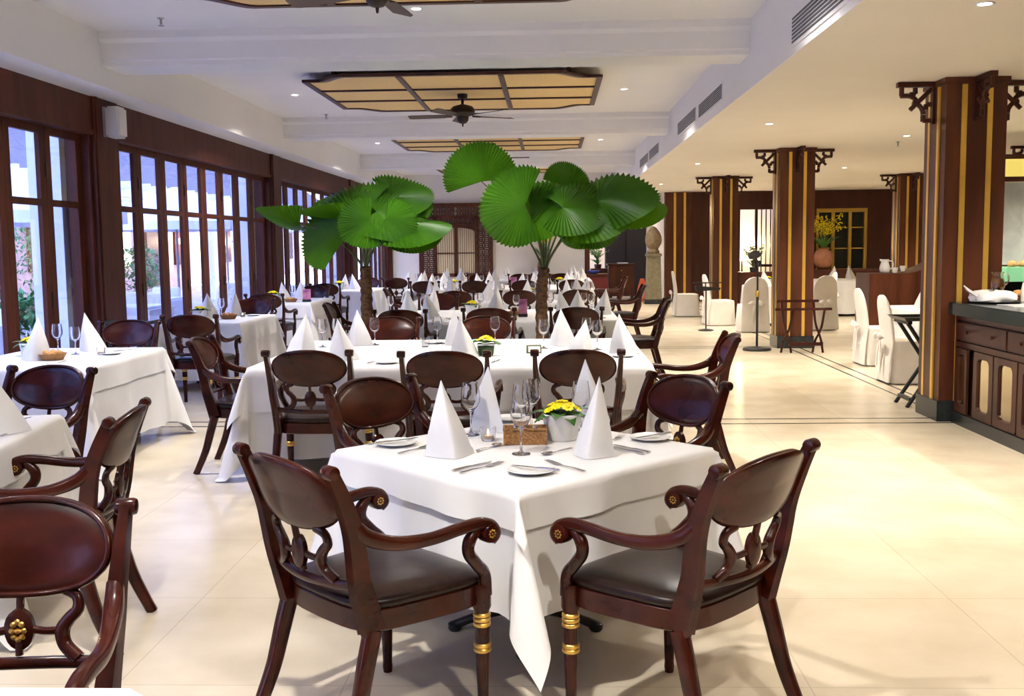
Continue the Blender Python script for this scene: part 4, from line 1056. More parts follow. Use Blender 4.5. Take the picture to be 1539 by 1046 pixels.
spray(-.25, YB - .5, .76, 'tall vase of yellow flowers on the back sideboard behind the right palm', 'terra', 1.05, .42, 24, seed=5)
# lobby objects: chest, dark cupboard, plants
t = empty('chest', (1.95, 29.7, 0)); MB().box(-.36, .36, -.22, .22, .1, .95).build('body', M['col'], t, bevel=.01); MB().box(-.40, .40, -.26, .26, .95, 1.0).build('top', M['panelwood'], t, bevel=.006)
for z in (.15, .42, .69): d_ = MB().box(-.32, .32, -.235, -.222, z, z + .24).build('drawer', M['col'], t, bevel=.004); MB().lathe([(.001, 0), (.015, .006), (.001, .016)], 10, (0, -.237, z + .12), M=Matrix.Rotation(PI / 2, 3, 'X')).build('knob', M['gold'], d_)
for sx_ in (-.3, .3): MB().box(sx_ - .04, sx_ + .04, -.18, .18, 0, .1).build('foot', M['panelwood'], t, smooth=False)
tag(t, 'red-brown chest of drawers in the back doorway', 'chest')
t = empty('cupboard', (2.05, 31.6, 0)); MB().box(-.45, .75, -.3, .3, 0, 2.7).build('body', M['dark'], t, smooth=False)
for x in (-.43, .17): MB().box(x, x + .55, -.32, -.302, .1, 2.6).build('door', M['dark'], t, smooth=False)
tag(t, 'tall black cupboard standing in the lobby beyond the doorway', 'cupboard')
t = empty('side_table', (1.35, 30.2, 0)); MB().box(-.24, .24, -.25, .25, .78, .86).build('top', M['panelwood'], t, smooth=False); MB().box(-.22, .22, -.22, .22, .1, .78).build('body', M['panelwood'], t, smooth=False); MB().box(-.2, .2, -.2, .2, 0, .1).build('base', M['dark'], t, smooth=False)
tag(t, 'dark side table under plants in the back doorway', 'side table')
spray(1.32, 30.2, .86, 'leafy dark plant on the side table in the back doorway', 'panelwood', .5, .35, 22, 'green', 'green', [(.001, 0), (.09, 0), (.11, .1), (.1, .12), (.001, .1)], 8)
t = empty('magazine', (2.0, 29.65, 1.0)); MB().box(-.16, .14, -.1, .1, .001, .02).build('cover', M['porc'], t, smooth=False); MB().box(-.15, .13, -.09, .09, .02, .03).build('pages', M['white'], t, smooth=False); tag(t, 'white papers lying on the chest in the back doorway', 'papers')
bl_ = MB().lathe([(.001, 0), (.10, 0), (.16, .05), (.17, .09), (.15, .085), (.001, .03)], 20).build('bowl', M['bluecloth']); bl_.location = (1.12, 28.3, .76); tag(bl_, 'dark blue bowl on the red stand by the back doorway', 'bowl')
t = empty('stand', (1.22, 28.3, 0)); MB().box(-.3, .3, -.2, .2, .70, .76).build('top', M['panelwood'], t, smooth=False); MB().box(-.27, .27, -.17, .17, 0, .70).build('body', M['red'], t, smooth=False); tag(t, 'dark red low stand beside the back doorway', 'stand')
oc = MB().rings([[(-.17, -.12, .012), (.17, -.12, .012), (.17, .12, .012), (-.17, .12, .012)], [(-.12, -.08, .35), (.12, -.08, .35), (.12, .08, .35), (-.12, .08, .35)], [(-.05, -.03, .62), (.05, -.03, .62), (.05, .03, .62), (-.05, .03, .62)]]).build('floor_cushion', M['orange'], angle=30); oc.location = (2.42, 28.2, 0); tag(oc, 'orange cloth-covered item on the floor behind the statue pedestal', 'cushion')
# statue
ped = empty('pedestal', (2.62, 27.2, 0)); MB().box(-.25, .25, -.25, .25, 0, .12).build('base', M['plinth'], ped, bevel=.01)
MB().rings([[(sx_ * .20, sy_ * .20, .12) for sx_, sy_ in ((-1, -1), (1, -1), (1, 1), (-1, 1))], [(sx_ * .17, sy_ * .17, 1.22) for sx_, sy_ in ((-1, -1), (1, -1), (1, 1), (-1, 1))]]).build('shaft', M['pedestal'], ped, smooth=False)
MB().box(-.20, .20, -.20, .20, 1.22, 1.30).build('capital', M['pedestal'], ped, bevel=.01); tag(ped, 'tall greenish stone pedestal by the pilaster', 'pedestal')
st = MB(); n = 24; rr = []
for z, rx, ry, oy in ((0, .15, .15, 0), (.05, .16, .16, 0), (.10, .12, .12, .01), (.16, .15, .16, 0), (.24, .20, .20, -.01), (.34, .215, .22, -.015), (.44, .205, .21, -.01), (.52, .17, .18, 0), (.60, .12, .13, 0), (.66, .07, .08, 0), (.69, .01, .01, 0)):
    ring = []
    for i in range(n):
        a = 2 * PI * i / n; x, y = rx * math.cos(a), ry * math.sin(a) + oy
        if y < 0 and .16 < z < .6: y -= .045 * math.exp(-(x / .045) ** 2) * math.exp(-((z - .32) / .07) ** 2) - .03 * (math.exp(-((x - .08) / .04) ** 2) + math.exp(-((x + .08) / .04) ** 2)) * math.exp(-((z - .38) / .04) ** 2)
        ring.append((x, y, z))
    rr.append(ring)
st.rings(rr); so_ = st.build('stone_head', M['stone'], angle=80); so_.location = (2.62, 27.2, 1.301); tag(so_, 'carved stone head standing on the greenish pedestal', 'statue')

# right back: flowers in big jar, sideboard, orchids
t = empty('sideboard', (7.3, 27.2, 0)); MB().box(-1.2, 1.2, -.28, .28, .78, .84).build('top', M['panelwood'], t, smooth=False); MB().box(-1.15, 1.15, -.25, .25, .0, .78).build('body', M['panelwood'], t, smooth=False); tag(t, 'long dark sideboard below the gilt window', 'sideboard')
spray(6.95, 27.15, .84, 'big clay jar of yellow branches before the gilt window', 'terra', .95, .55, 40, 'yellow', 'green', [(.001, 0), (.13, 0), (.22, .15), (.25, .3), (.2, .45), (.11, .52), (.14, .56), (.12, .56), (.001, .5)], 11)
t = empty('console', (5.2, 27.0, 0)); MB().box(-.45, .45, -.2, .2, .74, .8).build('top', M['panelwood'], t, smooth=False); MB().box(-.42, .42, -.18, .18, 0, .74).build('body', M['panelwood'], t, smooth=False); tag(t, 'dark console against the lit niche at the back', 'console')
spray(5.15, 27.0, .8, 'dark spiky plant in front of the lit niche', 'black', .6, .32, 20, 'stem', 'stem', [(.001, 0), (.08, 0), (.1, .1), (.09, .12), (.001, .1)], 13)
t = empty('table_lamp', (5.25, 29.2, 0)); MB().lathe([(.001, 0), (.12, 0), (.10, .03), (.03, .06), (.02, .9), (.02, 1.05)], 16).build('stand', M['panelwood'], t); MB().lathe([(.17, 1.05), (.12, 1.32)], 20, cap0=False, cap1=False).build('shade', M['warmlamp'], t)
L = bpy.data.lights.new('lamp_bulb', 'POINT'); L.energy = 70; L.color = (1, .78, .45); L.shadow_soft_size = .08; lo = bpy.data.objects.new('lamp_bulb', L); C.objects.link(lo); lo.parent = t; lo.location = (0, 0, 1.5)
tag(t, 'lit standing lamp inside the niche behind the third column', 'lamp')
L = bpy.data.lights.new('lobby_bulb', 'POINT'); L.energy = 90; L.color = (1, .82, .55); L.shadow_soft_size = .1; lo = bpy.data.objects.new('lobby_bulb', L); C.objects.link(lo); lo.location = (1.0, 31.2, 2.6)

# ------------------------------------------------------------------ right side: covered chairs, tables, partition, stands
def cover_proto():
    t = empty('covered_chair')
    n = 48
    def sq(hx, y0, y1, z, p=6, rip=0):
        out = []
        for i in range(n):
            a = 2 * PI * i / n; ca, sa = math.cos(a), math.sin(a); u = math.copysign(abs(ca) ** (2 / p), ca); v = math.copysign(abs(sa) ** (2 / p), sa)
            k_ = 1 + rip * math.sin(9 * a)
            out.append((u * hx * k_, (y0 + y1) / 2 + v * (y1 - y0) / 2 * k_, z))
        return out
    MB().rings([sq(.275, -.29, .26, .012, 5, .02), sq(.262, -.275, .25, .25, 5, .012), sq(.245, -.25, .235, .445), sq(.24, -.245, .23, .465), sq(.20, -.2, .19, .475), sq(.05, -.05, .05, .477)]).build('skirt', M['cover'], t, angle=60)
    rr = []
    for z, hx, y0, y1 in ((.02, .255, -.305, -.26), (.25, .243, -.29, -.245), (.46, .232, -.262, -.21), (.60, .228, -.272, -.222), (.72, .222, -.288, -.238), (.82, .205, -.305, -.256), (.89, .17, -.318, -.272), (.94, .11, -.325, -.285), (.96, .04, -.325, -.292)): rr.append(sq(hx, y0, y1, z, 3.2))
    MB().rings(rr).build('back_cover', M['cover'], t, angle=60)
    bw = MB()
    for s in (-1, 1):
        rows = []
        for q in range(7):
            u = q / 6; w = .045 * math.sin(PI * min(.95, .15 + u * .8)); c = Vector((s * (.01 + .13 * u), -.325 - .03 * math.sin(PI * u), .52 - .02 * u)); rows.append([c + Vector((0, 0, w)), c + Vector((0, -.02, 0)), c - Vector((0, 0, w)), c + Vector((0, .015, 0))])
        bw.rings(rows)
        bw.sweep(spline([(s * .01, -.32, .51), (s * .04, -.33, .36), (s * .06, -.335, .18)], 4), rrect(.05, .008, .3, 1), (1, 0, 0))
    bw.build('bow', M['cover'], t, angle=60)
    return Proto(t)
CV = cover_proto()
for x, y, dg, l in ((3.18, 19.95, 5, 'white covered chair with bow in the aisle beyond the music stand'), (2.88, 22.5, 0, 'white covered chair behind another, farthest along the aisle'), (3.50, 18.4, 90, 'white covered chair with its back to us behind the pole stand'),
                    (4.72, 18.7, 100, 'white covered chair just right of the second column'), (5.15, 20.4, 180, 'white covered chair on far side of the round table'),
                    (3.92, 11.6, 0, 'white covered chair beside the nearest column, with black tray stand'), (4.15, 13.3, 0, 'white covered chair behind another, left of the partition')):
    CV.put((x, y, 0), R(dg - 90), l, 'covered chair', 'white covered chairs')
def round_table(x, y, r, label, ref):
    t = empty('round_table', (x, y, 0)); MB().lathe([(.001, .70), (r - .01, .70), (r - .01, .737), (.001, .737)], 40).build('tabletop', M['cab'], t); MB().lathe([(.25, 0), (.25, .03), (.05, .06), (.05, .70)], 16).build('pedestal', M['black'], t)
    tag(t, label, 'table', 'round tables'); n = 120; rr = []
    for q, z in ((.02, .742), (.6, .742), (.985, .742), (1.0, .738), (1.006, .72), (1.03, .5), (1.06, .25), (1.09, .05)):
        rr.append([(r * q * (1 + (max(0, .72 - z)) * .06 * math.sin(14 * 2 * PI * i / n)) * math.cos(2 * PI * i / n), r * q * (1 + (max(0, .72 - z)) * .06 * math.sin(14 * 2 * PI * i / n)) * math.sin(2 * PI * i / n), z) for i in range(n)])
    c = MB().rings(rr, True, True, False).build('tablecloth', M['cloth'], angle=60); c.location = (x, y, 0); tag(c, 'floor-length white cloth on the ' + ref, 'tablecloth', 'round tablecloths')
round_table(4.25, 20.1, .62, 'round table under white cloth behind the second column', 'round table behind the second column'); round_table(6.15, 22.6, .7, 'round table under white cloth beyond the partition', 'round table beyond the partition')
z_ = .7425
for x, y, p in ((4.0, 19.8, 'left'), (4.45, 20.35, 'right')): napkin(x, y, 250, p + ' place', 'round table behind second column', z=z_)
flower_pot(4.15, 20.3, 'pot of yellow flowers on the round table behind second column', 1.2, seed=21, z=z_)
for x, y, p in ((5.9, 22.3, 'left'), (6.4, 22.7, 'right')): napkin(x, y, 250, p + ' place', 'round table beyond the partition', z=z_)
table(4.78, 12.65, .55, .55, 0, 'side table behind nearest column', ds=.62, do=.2, seed=30)
napkin(4.42, 12.55, 260, 'left place', 'side table behind nearest column', 1.05); napkin(4.9, 12.9, 260, 'right place', 'side table behind nearest column')
# partition
t = empty('booth_partition', (0, 0, 0)); zt = 1.07
pr = [(4.67, .02), (6.7, .02), (6.7, 1.32), (6.0, 1.30), (5.75, 1.26), (5.55, 1.16), (5.35, 1.09), (5.2, zt), (4.67, zt)]
MB().rings([[(x, 15.6, z) for x, z in pr], [(x, 16.28, z) for x, z in pr]]).build('panel', M['col'], t, smooth=False)
MB().box(4.66, 6.71, 15.585, 16.295, 0, .1).build('plinth', M['plinth'], t, smooth=False); tag(t, 'curved-top wooden booth partition right of the covered chairs', 'partition')
def jug(x, y, z, label, m='porc', s=1.0, fill=None):
    t = empty('jug', (x, y, z)); t.scale = (s,) * 3
    MB().lathe([(.001, .001), (.055, .001), (.075, .03), (.078, .08), (.06, .14), (.052, .17), (.062, .205), (.058, .205), (.048, .17), (.056, .14), (.073, .08), (.07, .032), (.001, .006)], 24).build('body', M[m], t, angle=60)
    MB().tube(spline([(.055, 0, .18), (.105, 0, .175), (.12, 0, .12), (.10, 0, .07), (.074, 0, .06)], 5), .009, 8).build('handle', M[m], t, angle=80)
    MB().tube([(-.055, 0, .19), (-.075, 0, .205)], [.02, .008], 8).build('spout', M[m], t, angle=60)
    tag(t, label, 'jug')
jug(4.97, 15.85, zt, 'white china jug on top of the booth partition', 'porc', 1.0)
for i, x in enumerate((5.12, 5.24)):
    cu = MB().lathe([(.001, 0), (.03, 0), (.045, .05), (.046, .08), (.042, .08), (.04, .05), (.001, .01)], 16).build('cup', M['porc']); cu.location = (x, 15.85, zt + .035 * i + .001 if x < 5.2 else 1.095); tag(cu, ('white cup on the partition beside the jug', 'white cup on the partition, farther from the jug')[i], 'cup')
# tray stand by the second column
def tray_stand(x0, x1, y, d, h, m, label, back=0):
    t = empty('tray_stand', (0, 0, 0))
    for x in (x0, x1):
        a = MB().sweep(spline([(x, y - d, 0), (x, y - d * .25, h * .45), (x, y + d * .6, h * .8), (x, y + d, h)], 5), rrect(.03, .035, .3, 1), (1, 0, 0)); a.build('leg', M[m], t, angle=50)
        b_ = MB().sweep(spline([(x + .032, y + d, 0), (x + .032, y + d * .25, h * .45), (x + .032, y - d * .6, h * .8), (x + .032, y - d, h + back)], 5), rrect(.03, .035, .3, 1), (1, 0, 0)); b_.build('leg', M[m], t, angle=50)
    for yy, zz in ((y - d, h + back), (y + d, h)): MB().box(x0 - .05, x1 + .08, yy - .02, yy + .02, zz - .02, zz + .015).build('top_rail', M[m], t, bevel=.004)
    for yy, sx_ in ((y - d * .86, 0), (y + d * .86, .032)): MB().box(x0 + sx_, x1 + sx_, yy - .012, yy + .012, .10, .14).build('stretcher', M[m], t, smooth=False)
    tag(t, label, 'tray stand'); return t
def x_stand(x0, x1, y0, y1, h, m, label, back=0, shelf=False):
    """folding stand whose crossed legs open left to right"""
    t = empty('tray_stand', (0, 0, 0))
    w = (x1 - x0)
    for y in (y0, y1):
        dy = .03 if y == y0 else -.03
        MB().sweep(spline([(x0, y, 0), (x0 + w * .28, y, h * .42), (x1 - w * .30, y, h * .62), (x1, y, h)], 5), rrect(.028, .034, .3, 1), (0, 1, 0)).build('leg', M[m], t, angle=50)
        MB().sweep(spline([(x1, y + dy, 0), (x1 - w * .28, y + dy, h * .42), (x0 + w * .30, y + dy, h * .62), (x0, y + dy, h + back)], 5), rrect(.028, .034, .3, 1), (0, 1, 0)).build('leg', M[m], t, angle=50)
    for xx, zz in ((x0, h + back), (x1, h)): MB().box(xx - .02, xx + .02, y0 - .05, y1 + .05, zz - .018, zz + .015).build('top_rail', M[m], t, bevel=.004)
    tag(t, label, 'tray stand'); return t
# wooden stand: two crossed frames, rails running left to right
t = empty('tray_stand', (3.28, 14.72, 0))
def leg_pair(x, dx):
    MB().sweep(spline([(x + dx, -.19, 0), (x + dx * .4, -.06, .28), (x - dx * .6, .10, .50), (x - dx * 1.2, .17, .62)], 5), rrect(.03, .034, .3, 1), (1, 0, 0)).build('leg', M['wood'], t, angle=50)
for x in (.06, .50):
    MB().sweep(spline([(x, -.02, 0), (x - .03, 0, .20), (x - .10, .02, .42), (x - .13, .02, .72)], 5), rrect(.03, .03, .3, 1), (0, 1, 0)).build('leg', M['wood'], t, angle=50)
    MB().sweep(spline([(x - .13, .035, 0), (x - .10, .03, .16), (x - .02, .02, .34), (x + .02, .0, .60)], 5), rrect(.03, .03, .3, 1), (0, 1, 0)).build('leg', M['wood'], t, angle=50)
MB().box(-.14, .44, .0, .04, .71, .745).build('top_rail', M['wood'], t, bevel=.004); MB().box(-.16, .62, -.02, .025, .595, .63).build('top_rail', M['wood'], t, bevel=.004); MB().box(.03, .50, -.03, .0, .10, .15).build('stretcher', M['wood'], t, smooth=False)
tag(t, 'folding wooden tray stand in front of the second column', 'tray stand')
x_stand(-4.28, -3.84, 9.72, 10.0, .86, 'black', 'dark folding stand against the first wooden post by the windows')
# black tray stand behind nearest column with tray
t = empty('tray_stand', (3.55, 9.92, 0))
for y in (-.16, .16):
    MB().sweep([(-.26, y, 0), (.26, y, .79)], rrect(.03, .035, .3, 1), (0, 1, 0)).build('leg', M['black'], t, angle=50); MB().sweep([(.26, y * .8, 0), (-.26, y * .8, .79)], rrect(.03, .035, .3, 1), (0, 1, 0)).build('leg', M['black'], t, angle=50)
for x in (-.26, .26): MB().box(x - .02, x + .02, -.2, .2, .78, .81).build('top_rail', M['black'], t, smooth=False)
MB().box(-.24, -.20, -.16, .16, .06, .09).build('stretcher', M['black'], t, smooth=False)
tag(t, 'black folding tray stand beside the nearest column', 'tray stand')
tr_ = MB().rings([[(-.30, -.22, .811), (.30, -.22, .811), (.30, .22, .811), (-.30, .22, .811)], [(-.33, -.25, .845), (.33, -.25, .845), (.33, .25, .845), (-.33, .25, .845)], [(-.32, -.24, .845), (.32, -.24, .845), (.32, .24, .845), (-.32, .24, .845)], [(-.295, -.215, .818), (.295, -.215, .818), (.295, .215, .818), (-.295, .215, .818)]]).build('serving_tray', M['black'], smooth=False); tr_.location = (3.55, 9.92, 0); tag(tr_, 'black serving tray lying on the black tray stand', 'tray')
# pole stand with dark head
t = empty('pole_stand', (2.95, 15.15, 0)); MB().lathe([(.001, 0), (.20, 0), (.205, .015), (.19, .035), (.05, .05), (.02, .06)], 28).build('base', M['black'], t, angle=40); MB().lathe([(.018, .05), (.018, .78), (.024, .79), (.024, .84), (.013, .85), (.013, 1.22)], 14).build('pole', M['black'], t, angle=40)
MB().lathe([(.024, .77), (.027, .79), (.027, .85), (.02, .86)], 12).build('collar', M['gold'], t)
MB().lathe([(.02, 1.20), (.035, 1.22), (.035, 1.27), (.02, 1.29)], 12, (.015, 0, 0)).build('joint', M['black'], t); MB().tube(spline([(.0, 0, 1.26), (-.02, 0, 1.31), (-.06, 0, 1.34)], 4), .012, 8).build('arm', M['black'], t)
MB().lathe([(.005, -.09), (.04, -.08), (.055, -.03), (.055, .03), (.04, .08), (.005, .09)], 16, (-.05, 0, 1.37), M=Matrix.Rotation(R(75), 3, 'Y')).build('head', M['black'], t); tag(t, 'black pole stand on a round base left of the second column', 'stand')
t = empty('music_stand', (2.72, 18.6, 0)); MB().lathe([(.001, .001), (.14, .001), (.13, .02), (.012, .04), (.012, .78), (.001, .78)], 16).build('pole', M['black'], t); MB().rings([[(-.2, -.01, .80), (.26, -.01, .76), (.24, -.01, .72), (-.17, -.01, .70)], [(-.2, .02, .80), (.26, .02, .76), (.24, .02, .72), (-.17, .02, .70)]]).build('desk', M['black'], t, smooth=False); MB().box(-.22, .27, -.02, .02, .84, .86).box(-.02, .0, -.01, .01, .78, .84).build('ledge', M['black'], t, smooth=False); tag(t, 'low black music stand before the third column', 'stand')

# ------------------------------------------------------------------ counter at right
t = empty('counter_cabinet', (0, 0, 0)); X0, X1 = 3.42, 4.15; Y1c = 8.97; Y0c = 3.2
bd = MB(); bd.box(X0 + .03, X1, Y0c, Y1c, .10, .92); bd.box(X0, X0 + .03, Y1c - .03, Y1c, .10, .92); bd.box(X0, X0 + .03, Y0c, Y1c - .03, .88, .92); bd.box(X0, X0 + .03, Y0c, Y1c - .03, .655, .70); bd.box(X0, X0 + .03, Y0c, Y1c - .12, .10, .108)
bd.build('body', M['cab'], t, smooth=False); MB().box(X0 - .02, X1, Y0c, Y1c, 0, .10).build('plinth', M['plinth'], t, smooth=False)
MB().box(X0 - .07, X1 + .02, Y0c, Y1c + .0, .925, 1.03).build('marble_top', M['marble'], t, bevel=.008)
y = Y1c - .035; i = 0
widths = [.33, .40, .42, .40, .42, .40, .42, .40, .42, .40, .42]
for i, w in enumerate(widths):
    y1 = y; y0 = y - w + .02
    if i == 0: pass
    dr = MB()
    fw_ = .075
    # framed door with rounded glass opening
    z0, z1 = .112, .648
    yy0, yy1, zz0, zz1 = y0 + fw_, y1 - fw_, z0 + .06, z1 - .05
    outer = [(y0, z0), (y1, z0), (y1, z1), (y0, z1)]
    inn = []
    rq = .05
    for cy_, cz_, a0_ in ((yy1 - rq, zz1 - rq, 0), (yy0 + rq, zz1 - rq, 90), (yy0 + rq, zz0 + rq, 180), (yy1 - rq, zz0 + rq, 270)):
        for k_ in range(5): a = R(a0_ + 22.5 * k_); inn.append((cy_ + rq * math.cos(a), cz_ + rq * math.sin(a)))
    out_ = []
    for (a_, b_) in inn:
        cy_, cz_ = (y0 + y1) / 2, (z0 + z1) / 2; dy_, dz_ = a_ - cy_, b_ - cz_
        s_ = min(((y1 - y0) / 2) / max(abs(dy_), 1e-6), ((z1 - z0) / 2) / max(abs(dz_), 1e-6)); out_.append((cy_ + dy_ * s_, cz_ + dz_ * s_))
    ajar = R(0)
    xf, xb = X0 - .012, X0 + .014
    dr.rings([[(xb, a_, b_) for a_, b_ in inn], [(xf, a_, b_) for a_, b_ in inn], [(xf, a_, b_) for a_, b_ in out_], [(xb, a_, b_) for a_, b_ in out_]], True, False, False)
    # square corners
    do = dr.build('door', M['cab'], t, smooth=False); hy_ = y1; y = y0 - .02 - (.05 if i == 0 else 0)
    MB().box(xb - .010, xb, y0 + .01, y1 - .01, z0 + .01, z1 - .01).build('glass_panel', M['mirror'], do, smooth=False)
    if i == 0: do.matrix_local = Matrix.Translation((X0, hy_, 0)) @ Matrix.Rotation(R(-3), 4, 'Z') @ Matrix.Translation((-X0, -hy_, 0))
y = Y1c - .035
for i in range(4):
    y0 = y - 1.0 + .02; dw = MB().box(X0 - .012, X0 + .014, y0, y, .715, .865).build('drawer', M['cab'], t, bevel=.006)
    for q in (.25, .75): MB().lathe([(.001, 0), (.012, .004), (.016, .016), (.001, .022)], 12, (X0 - .012, y0 + (y - y0) * q, .79), M=Matrix.Rotation(-PI / 2, 3, 'Y')).build('knob', M['cab'], dw)
    y -= 1.0
tag(t, 'dark wooden counter cabinet with mirrored doors and green marble top', 'counter')
# cloth bundle, jug, tray, napkin on the counter
zc = 1.0305
tr_ = MB().lathe([(.001, 0), (.19, 0), (.21, .012), (.205, .014), (.18, .006), (.001, .006)], 32).build('round_tray', M['black']); tr_.location = (3.65, 8.78, zc); tag(tr_, 'round black tray under the cloth on the counter', 'tray')
cb = MB(); n = 40; rr = []
rnd = random.Random(3)
for z, r_ in ((.007, .165), (.03, .185), (.06, .175), (.085, .14), (.095, .08), (.097, .01)):
    rr.append([(r_ * (1 + .10 * math.sin(5 * 2 * PI * i / n + z * 20) + .04 * math.sin(11 * 2 * PI * i / n)) * math.cos(2 * PI * i / n), r_ * (1 + .10 * math.sin(5 * 2 * PI * i / n + z * 20)) * math.sin(2 * PI * i / n), z + (.012 * math.sin(3 * 2 * PI * i / n) if z > .02 else 0)) for i in range(n)])
cb.rings(rr); cb.rings([[(-.15, -.03, .05), (-.15, .03, .05), (-.14, .03, .07), (-.14, -.03, .07)], [(-.22, -.02, .10), (-.22, .02, .10), (-.21, .02, .115), (-.21, -.02, .115)], [(-.25, -.006, .14), (-.25, .006, .14), (-.245, .006, .145), (-.245, -.006, .145)]])
co = cb.build('folded_cloth', M['napkin'], angle=60); co.location = (3.65, 8.78, zc); tag(co, 'crumpled white cloth wrapped on the counter under the jug', 'cloth')
jug(3.68, 8.78, zc + .104, 'small glass jug with brown liquid on the white cloth', 'glass', .72)
lq = MB().lathe([(.001, .008), (.066, .034), (.069, .08), (.052, .135), (.001, .135)], 20).build('drink', mat('tea', (.22, .10, .04), .2)); lq.scale = (.70,) * 3; lq.location = (3.68, 8.78, zc + .105); tag(lq, 'brown drink filling the small glass jug on counter', 'drink')
napkin(3.94, 8.88, 200, 'small one on the counter', 'right of the jug', .55, z=zc, w=.6)
pp = MB().box(-.12, .12, -.16, .16, 0, .006).build('paper', M['porc'], smooth=False); pp.location = (3.66, 8.30, zc); tag(pp, 'white paper lying on the marble counter edge', 'paper')

# buffet backdrop at the right edge
t = empty('buffet_station', (0, 0, 0)); yb = 13.6
MB().box(5.6, 8.4, yb, yb + .1, 2.28, 2.62).build('header_frame', M['panelwood'], t, smooth=False); MB().box(5.68, 8.3, yb - .01, yb, 2.34, 2.56).build('lit_header', M['lightbox'], t, smooth=False)
MB().box(5.6, 8.4, yb + .3, yb + .36, 1.22, 2.28).build('marble_back', M['marblepic'], t, smooth=False)
MB().box(5.7, 8.4, yb - .25, yb + .3, 1.02, 1.2).build('mint_shelf', M['mint'], t, smooth=False)
MB().box(5.6, 8.4, yb - .45, yb + .36, 0, .82).build('base', M['panelwood'], t, smooth=False); MB().box(5.6, 8.4, yb + .25, yb + .36, .82, 1.02).build('dark_back', M['dark'], t, smooth=False)
for x in (5.62, 8.2): MB().box(x, x + .1, yb + .1, yb + .29, .82, 2.28).build('upright', M['panelwood'], t, smooth=False)
tag(t, 'buffet station with lit header and marble back at the right edge', 'buffet')
for i in range(7):
    x = 5.85 + i * .14; o = MB().lathe([(.001, 0), (.05, .004), (.065, .04), (.04, .075), (.001, .085)], 12, M=None).build('pastry', M['bread'], angle=80); o.location = (x, yb - .05, 1.2005); tag(o, f'golden pastry on the mint shelf of the buffet, {("first", "second", "third", "fourth", "fifth", "sixth", "seventh")[i]} from left', 'pastry', 'pastries on the buffet')
for i in range(5):
    x = 5.85 + i * .2; o = MB().lathe([(.001, 0), (.07, 0), (.08, .05), (.05, .09), (.001, .1)], 12).build('bread_loaf', M['bread'], angle=80); o.location = (x, yb - .25, .8205); tag(o, f'bread loaf on the lower buffet counter, {("first", "second", "third", "fourth", "fifth")[i]} from left', 'bread', 'loaves on the buffet')
# ------------------------------------------------------------------ outside the windows
struct(bx('terrace_ground', -30, XL - .3, -12, 45, -.12, -.02, M['terrace']))
for i, (y0, y1) in enumerate([(3.5, 4.4), (9.9, 10.75), (16.3, 17.1), (22.7, 23.5), (28.4, 30)]):
    struct(bx('wall_outside_pier_%s' % 'abcde'[i], XL - .62, XL - .30, y0 + .05, y1, -.02, 3.4, M['extblue']))
t = empty('house', (0, 0, 0))
MB().box(-17, -16, -2, 74, -.02, 3.6).build('wall', M['extwarm'], t, smooth=False)
MB().add([(-18, -4, 5.6), (-18, 76, 5.6), (-14.6, 76, 3.3), (-14.6, -4, 3.3), (-18, -4, 5.75), (-18, 76, 5.75), (-14.6, 76, 3.45), (-14.6, -4, 3.45)], [(0, 1, 2, 3), (4, 5, 6, 7), (0, 1, 5, 4), (2, 3, 7, 6), (1, 2, 6, 5), (0, 3, 7, 4)]).build('roof', M['roof'], t, smooth=False)
MB().box(-18.2, -18, -2, 74, 3.6, 9.0).build('upper_wall', M['extgrey'], t, smooth=False)
for i in range(22):
    y = i * 3.1 + .4; MB().box(-15.99, -15.9, y, y + 1.5, .1 if i % 2 else .9, 2.5).build('window', M['frame'] if i % 3 else M['warmlamp'], t, smooth=False)
tag(t, 'low salmon building with dark roof across the terrace outside', 'building')
def umbrella(x, y, z, r, label):
    t = empty('patio_umbrella', (x, y, -.02)); MB().lathe([(.025, .05), (.025, z + .05)], 12).build('pole', M['grey'], t); MB().lathe([(.001, .0), (.28, .0), (.28, .05), (.03, .08)], 20).build('base', M['grey'], t)
    n = 8; MB().rings([[(r * math.cos(2 * PI * i / n + .2), r * math.sin(2 * PI * i / n + .2), z - .22) for i in range(n)], [(r * math.cos(2 * PI * i / n + .2), r * math.sin(2 * PI * i / n + .2), z - .06) for i in range(n)], [(.06 * math.cos(2 * PI * i / n + .2), .06 * math.sin(2 * PI * i / n + .2), z + .62) for i in range(n)]], True, False, True).build('canopy', M['canvas'], t, angle=10)
    rb = MB()
    for i in range(n):
        a = 2 * PI * i / n + .2; rb.tube([(r * .98 * math.cos(a), r * .98 * math.sin(a), z - .08), (.05 * math.cos(a), .05 * math.sin(a), z + .56)], .015, 5)
    rb.build('ribs', M['bluecloth'], t); tag(t, label, 'umbrella', 'white patio umbrellas')
umbrella(-7.5, 14.2, 2.15, 1.6, 'white patio umbrella outside the leftmost window'); umbrella(-7.3, 20.2, 2.15, 1.6, 'white patio umbrella filling the middle of the second window bay'); umbrella(-8.6, 27.5, 2.3, 1.6, 'white patio umbrella outside, right part of the second bay'); umbrella(-8.4, 34.0, 2.3, 1.6, 'white patio umbrella standing farthest along the terrace')
for i, y in enumerate((12, 20, 28, 36, 44, 52)):
    L = bpy.data.lights.new('wall_lantern_bulb', 'POINT'); L.energy = 260; L.color = (1, .62, .32); L.shadow_soft_size = .12
    t = empty('wall_lantern', (-15.75, y, 1.9)); MB().lathe([(.001, -.14), (.08, -.12), (.10, .10), (.001, .14)], 12).build('lamp_glass', M['warmlamp'], t); MB().box(-.25, -.06, -.03, .03, -.03, .03).build('arm', M['black'], t, smooth=False)
    lo = bpy.data.objects.new('wall_lantern_bulb', L); C.objects.link(lo); lo.parent = t; lo.location = (.25, 0, 0)
    tag(t, f'warm lantern on the salmon building outside, {("first", "second", "third", "fourth", "fifth", "sixth")[i]} from the left', 'lantern', 'lanterns on the outside wall')
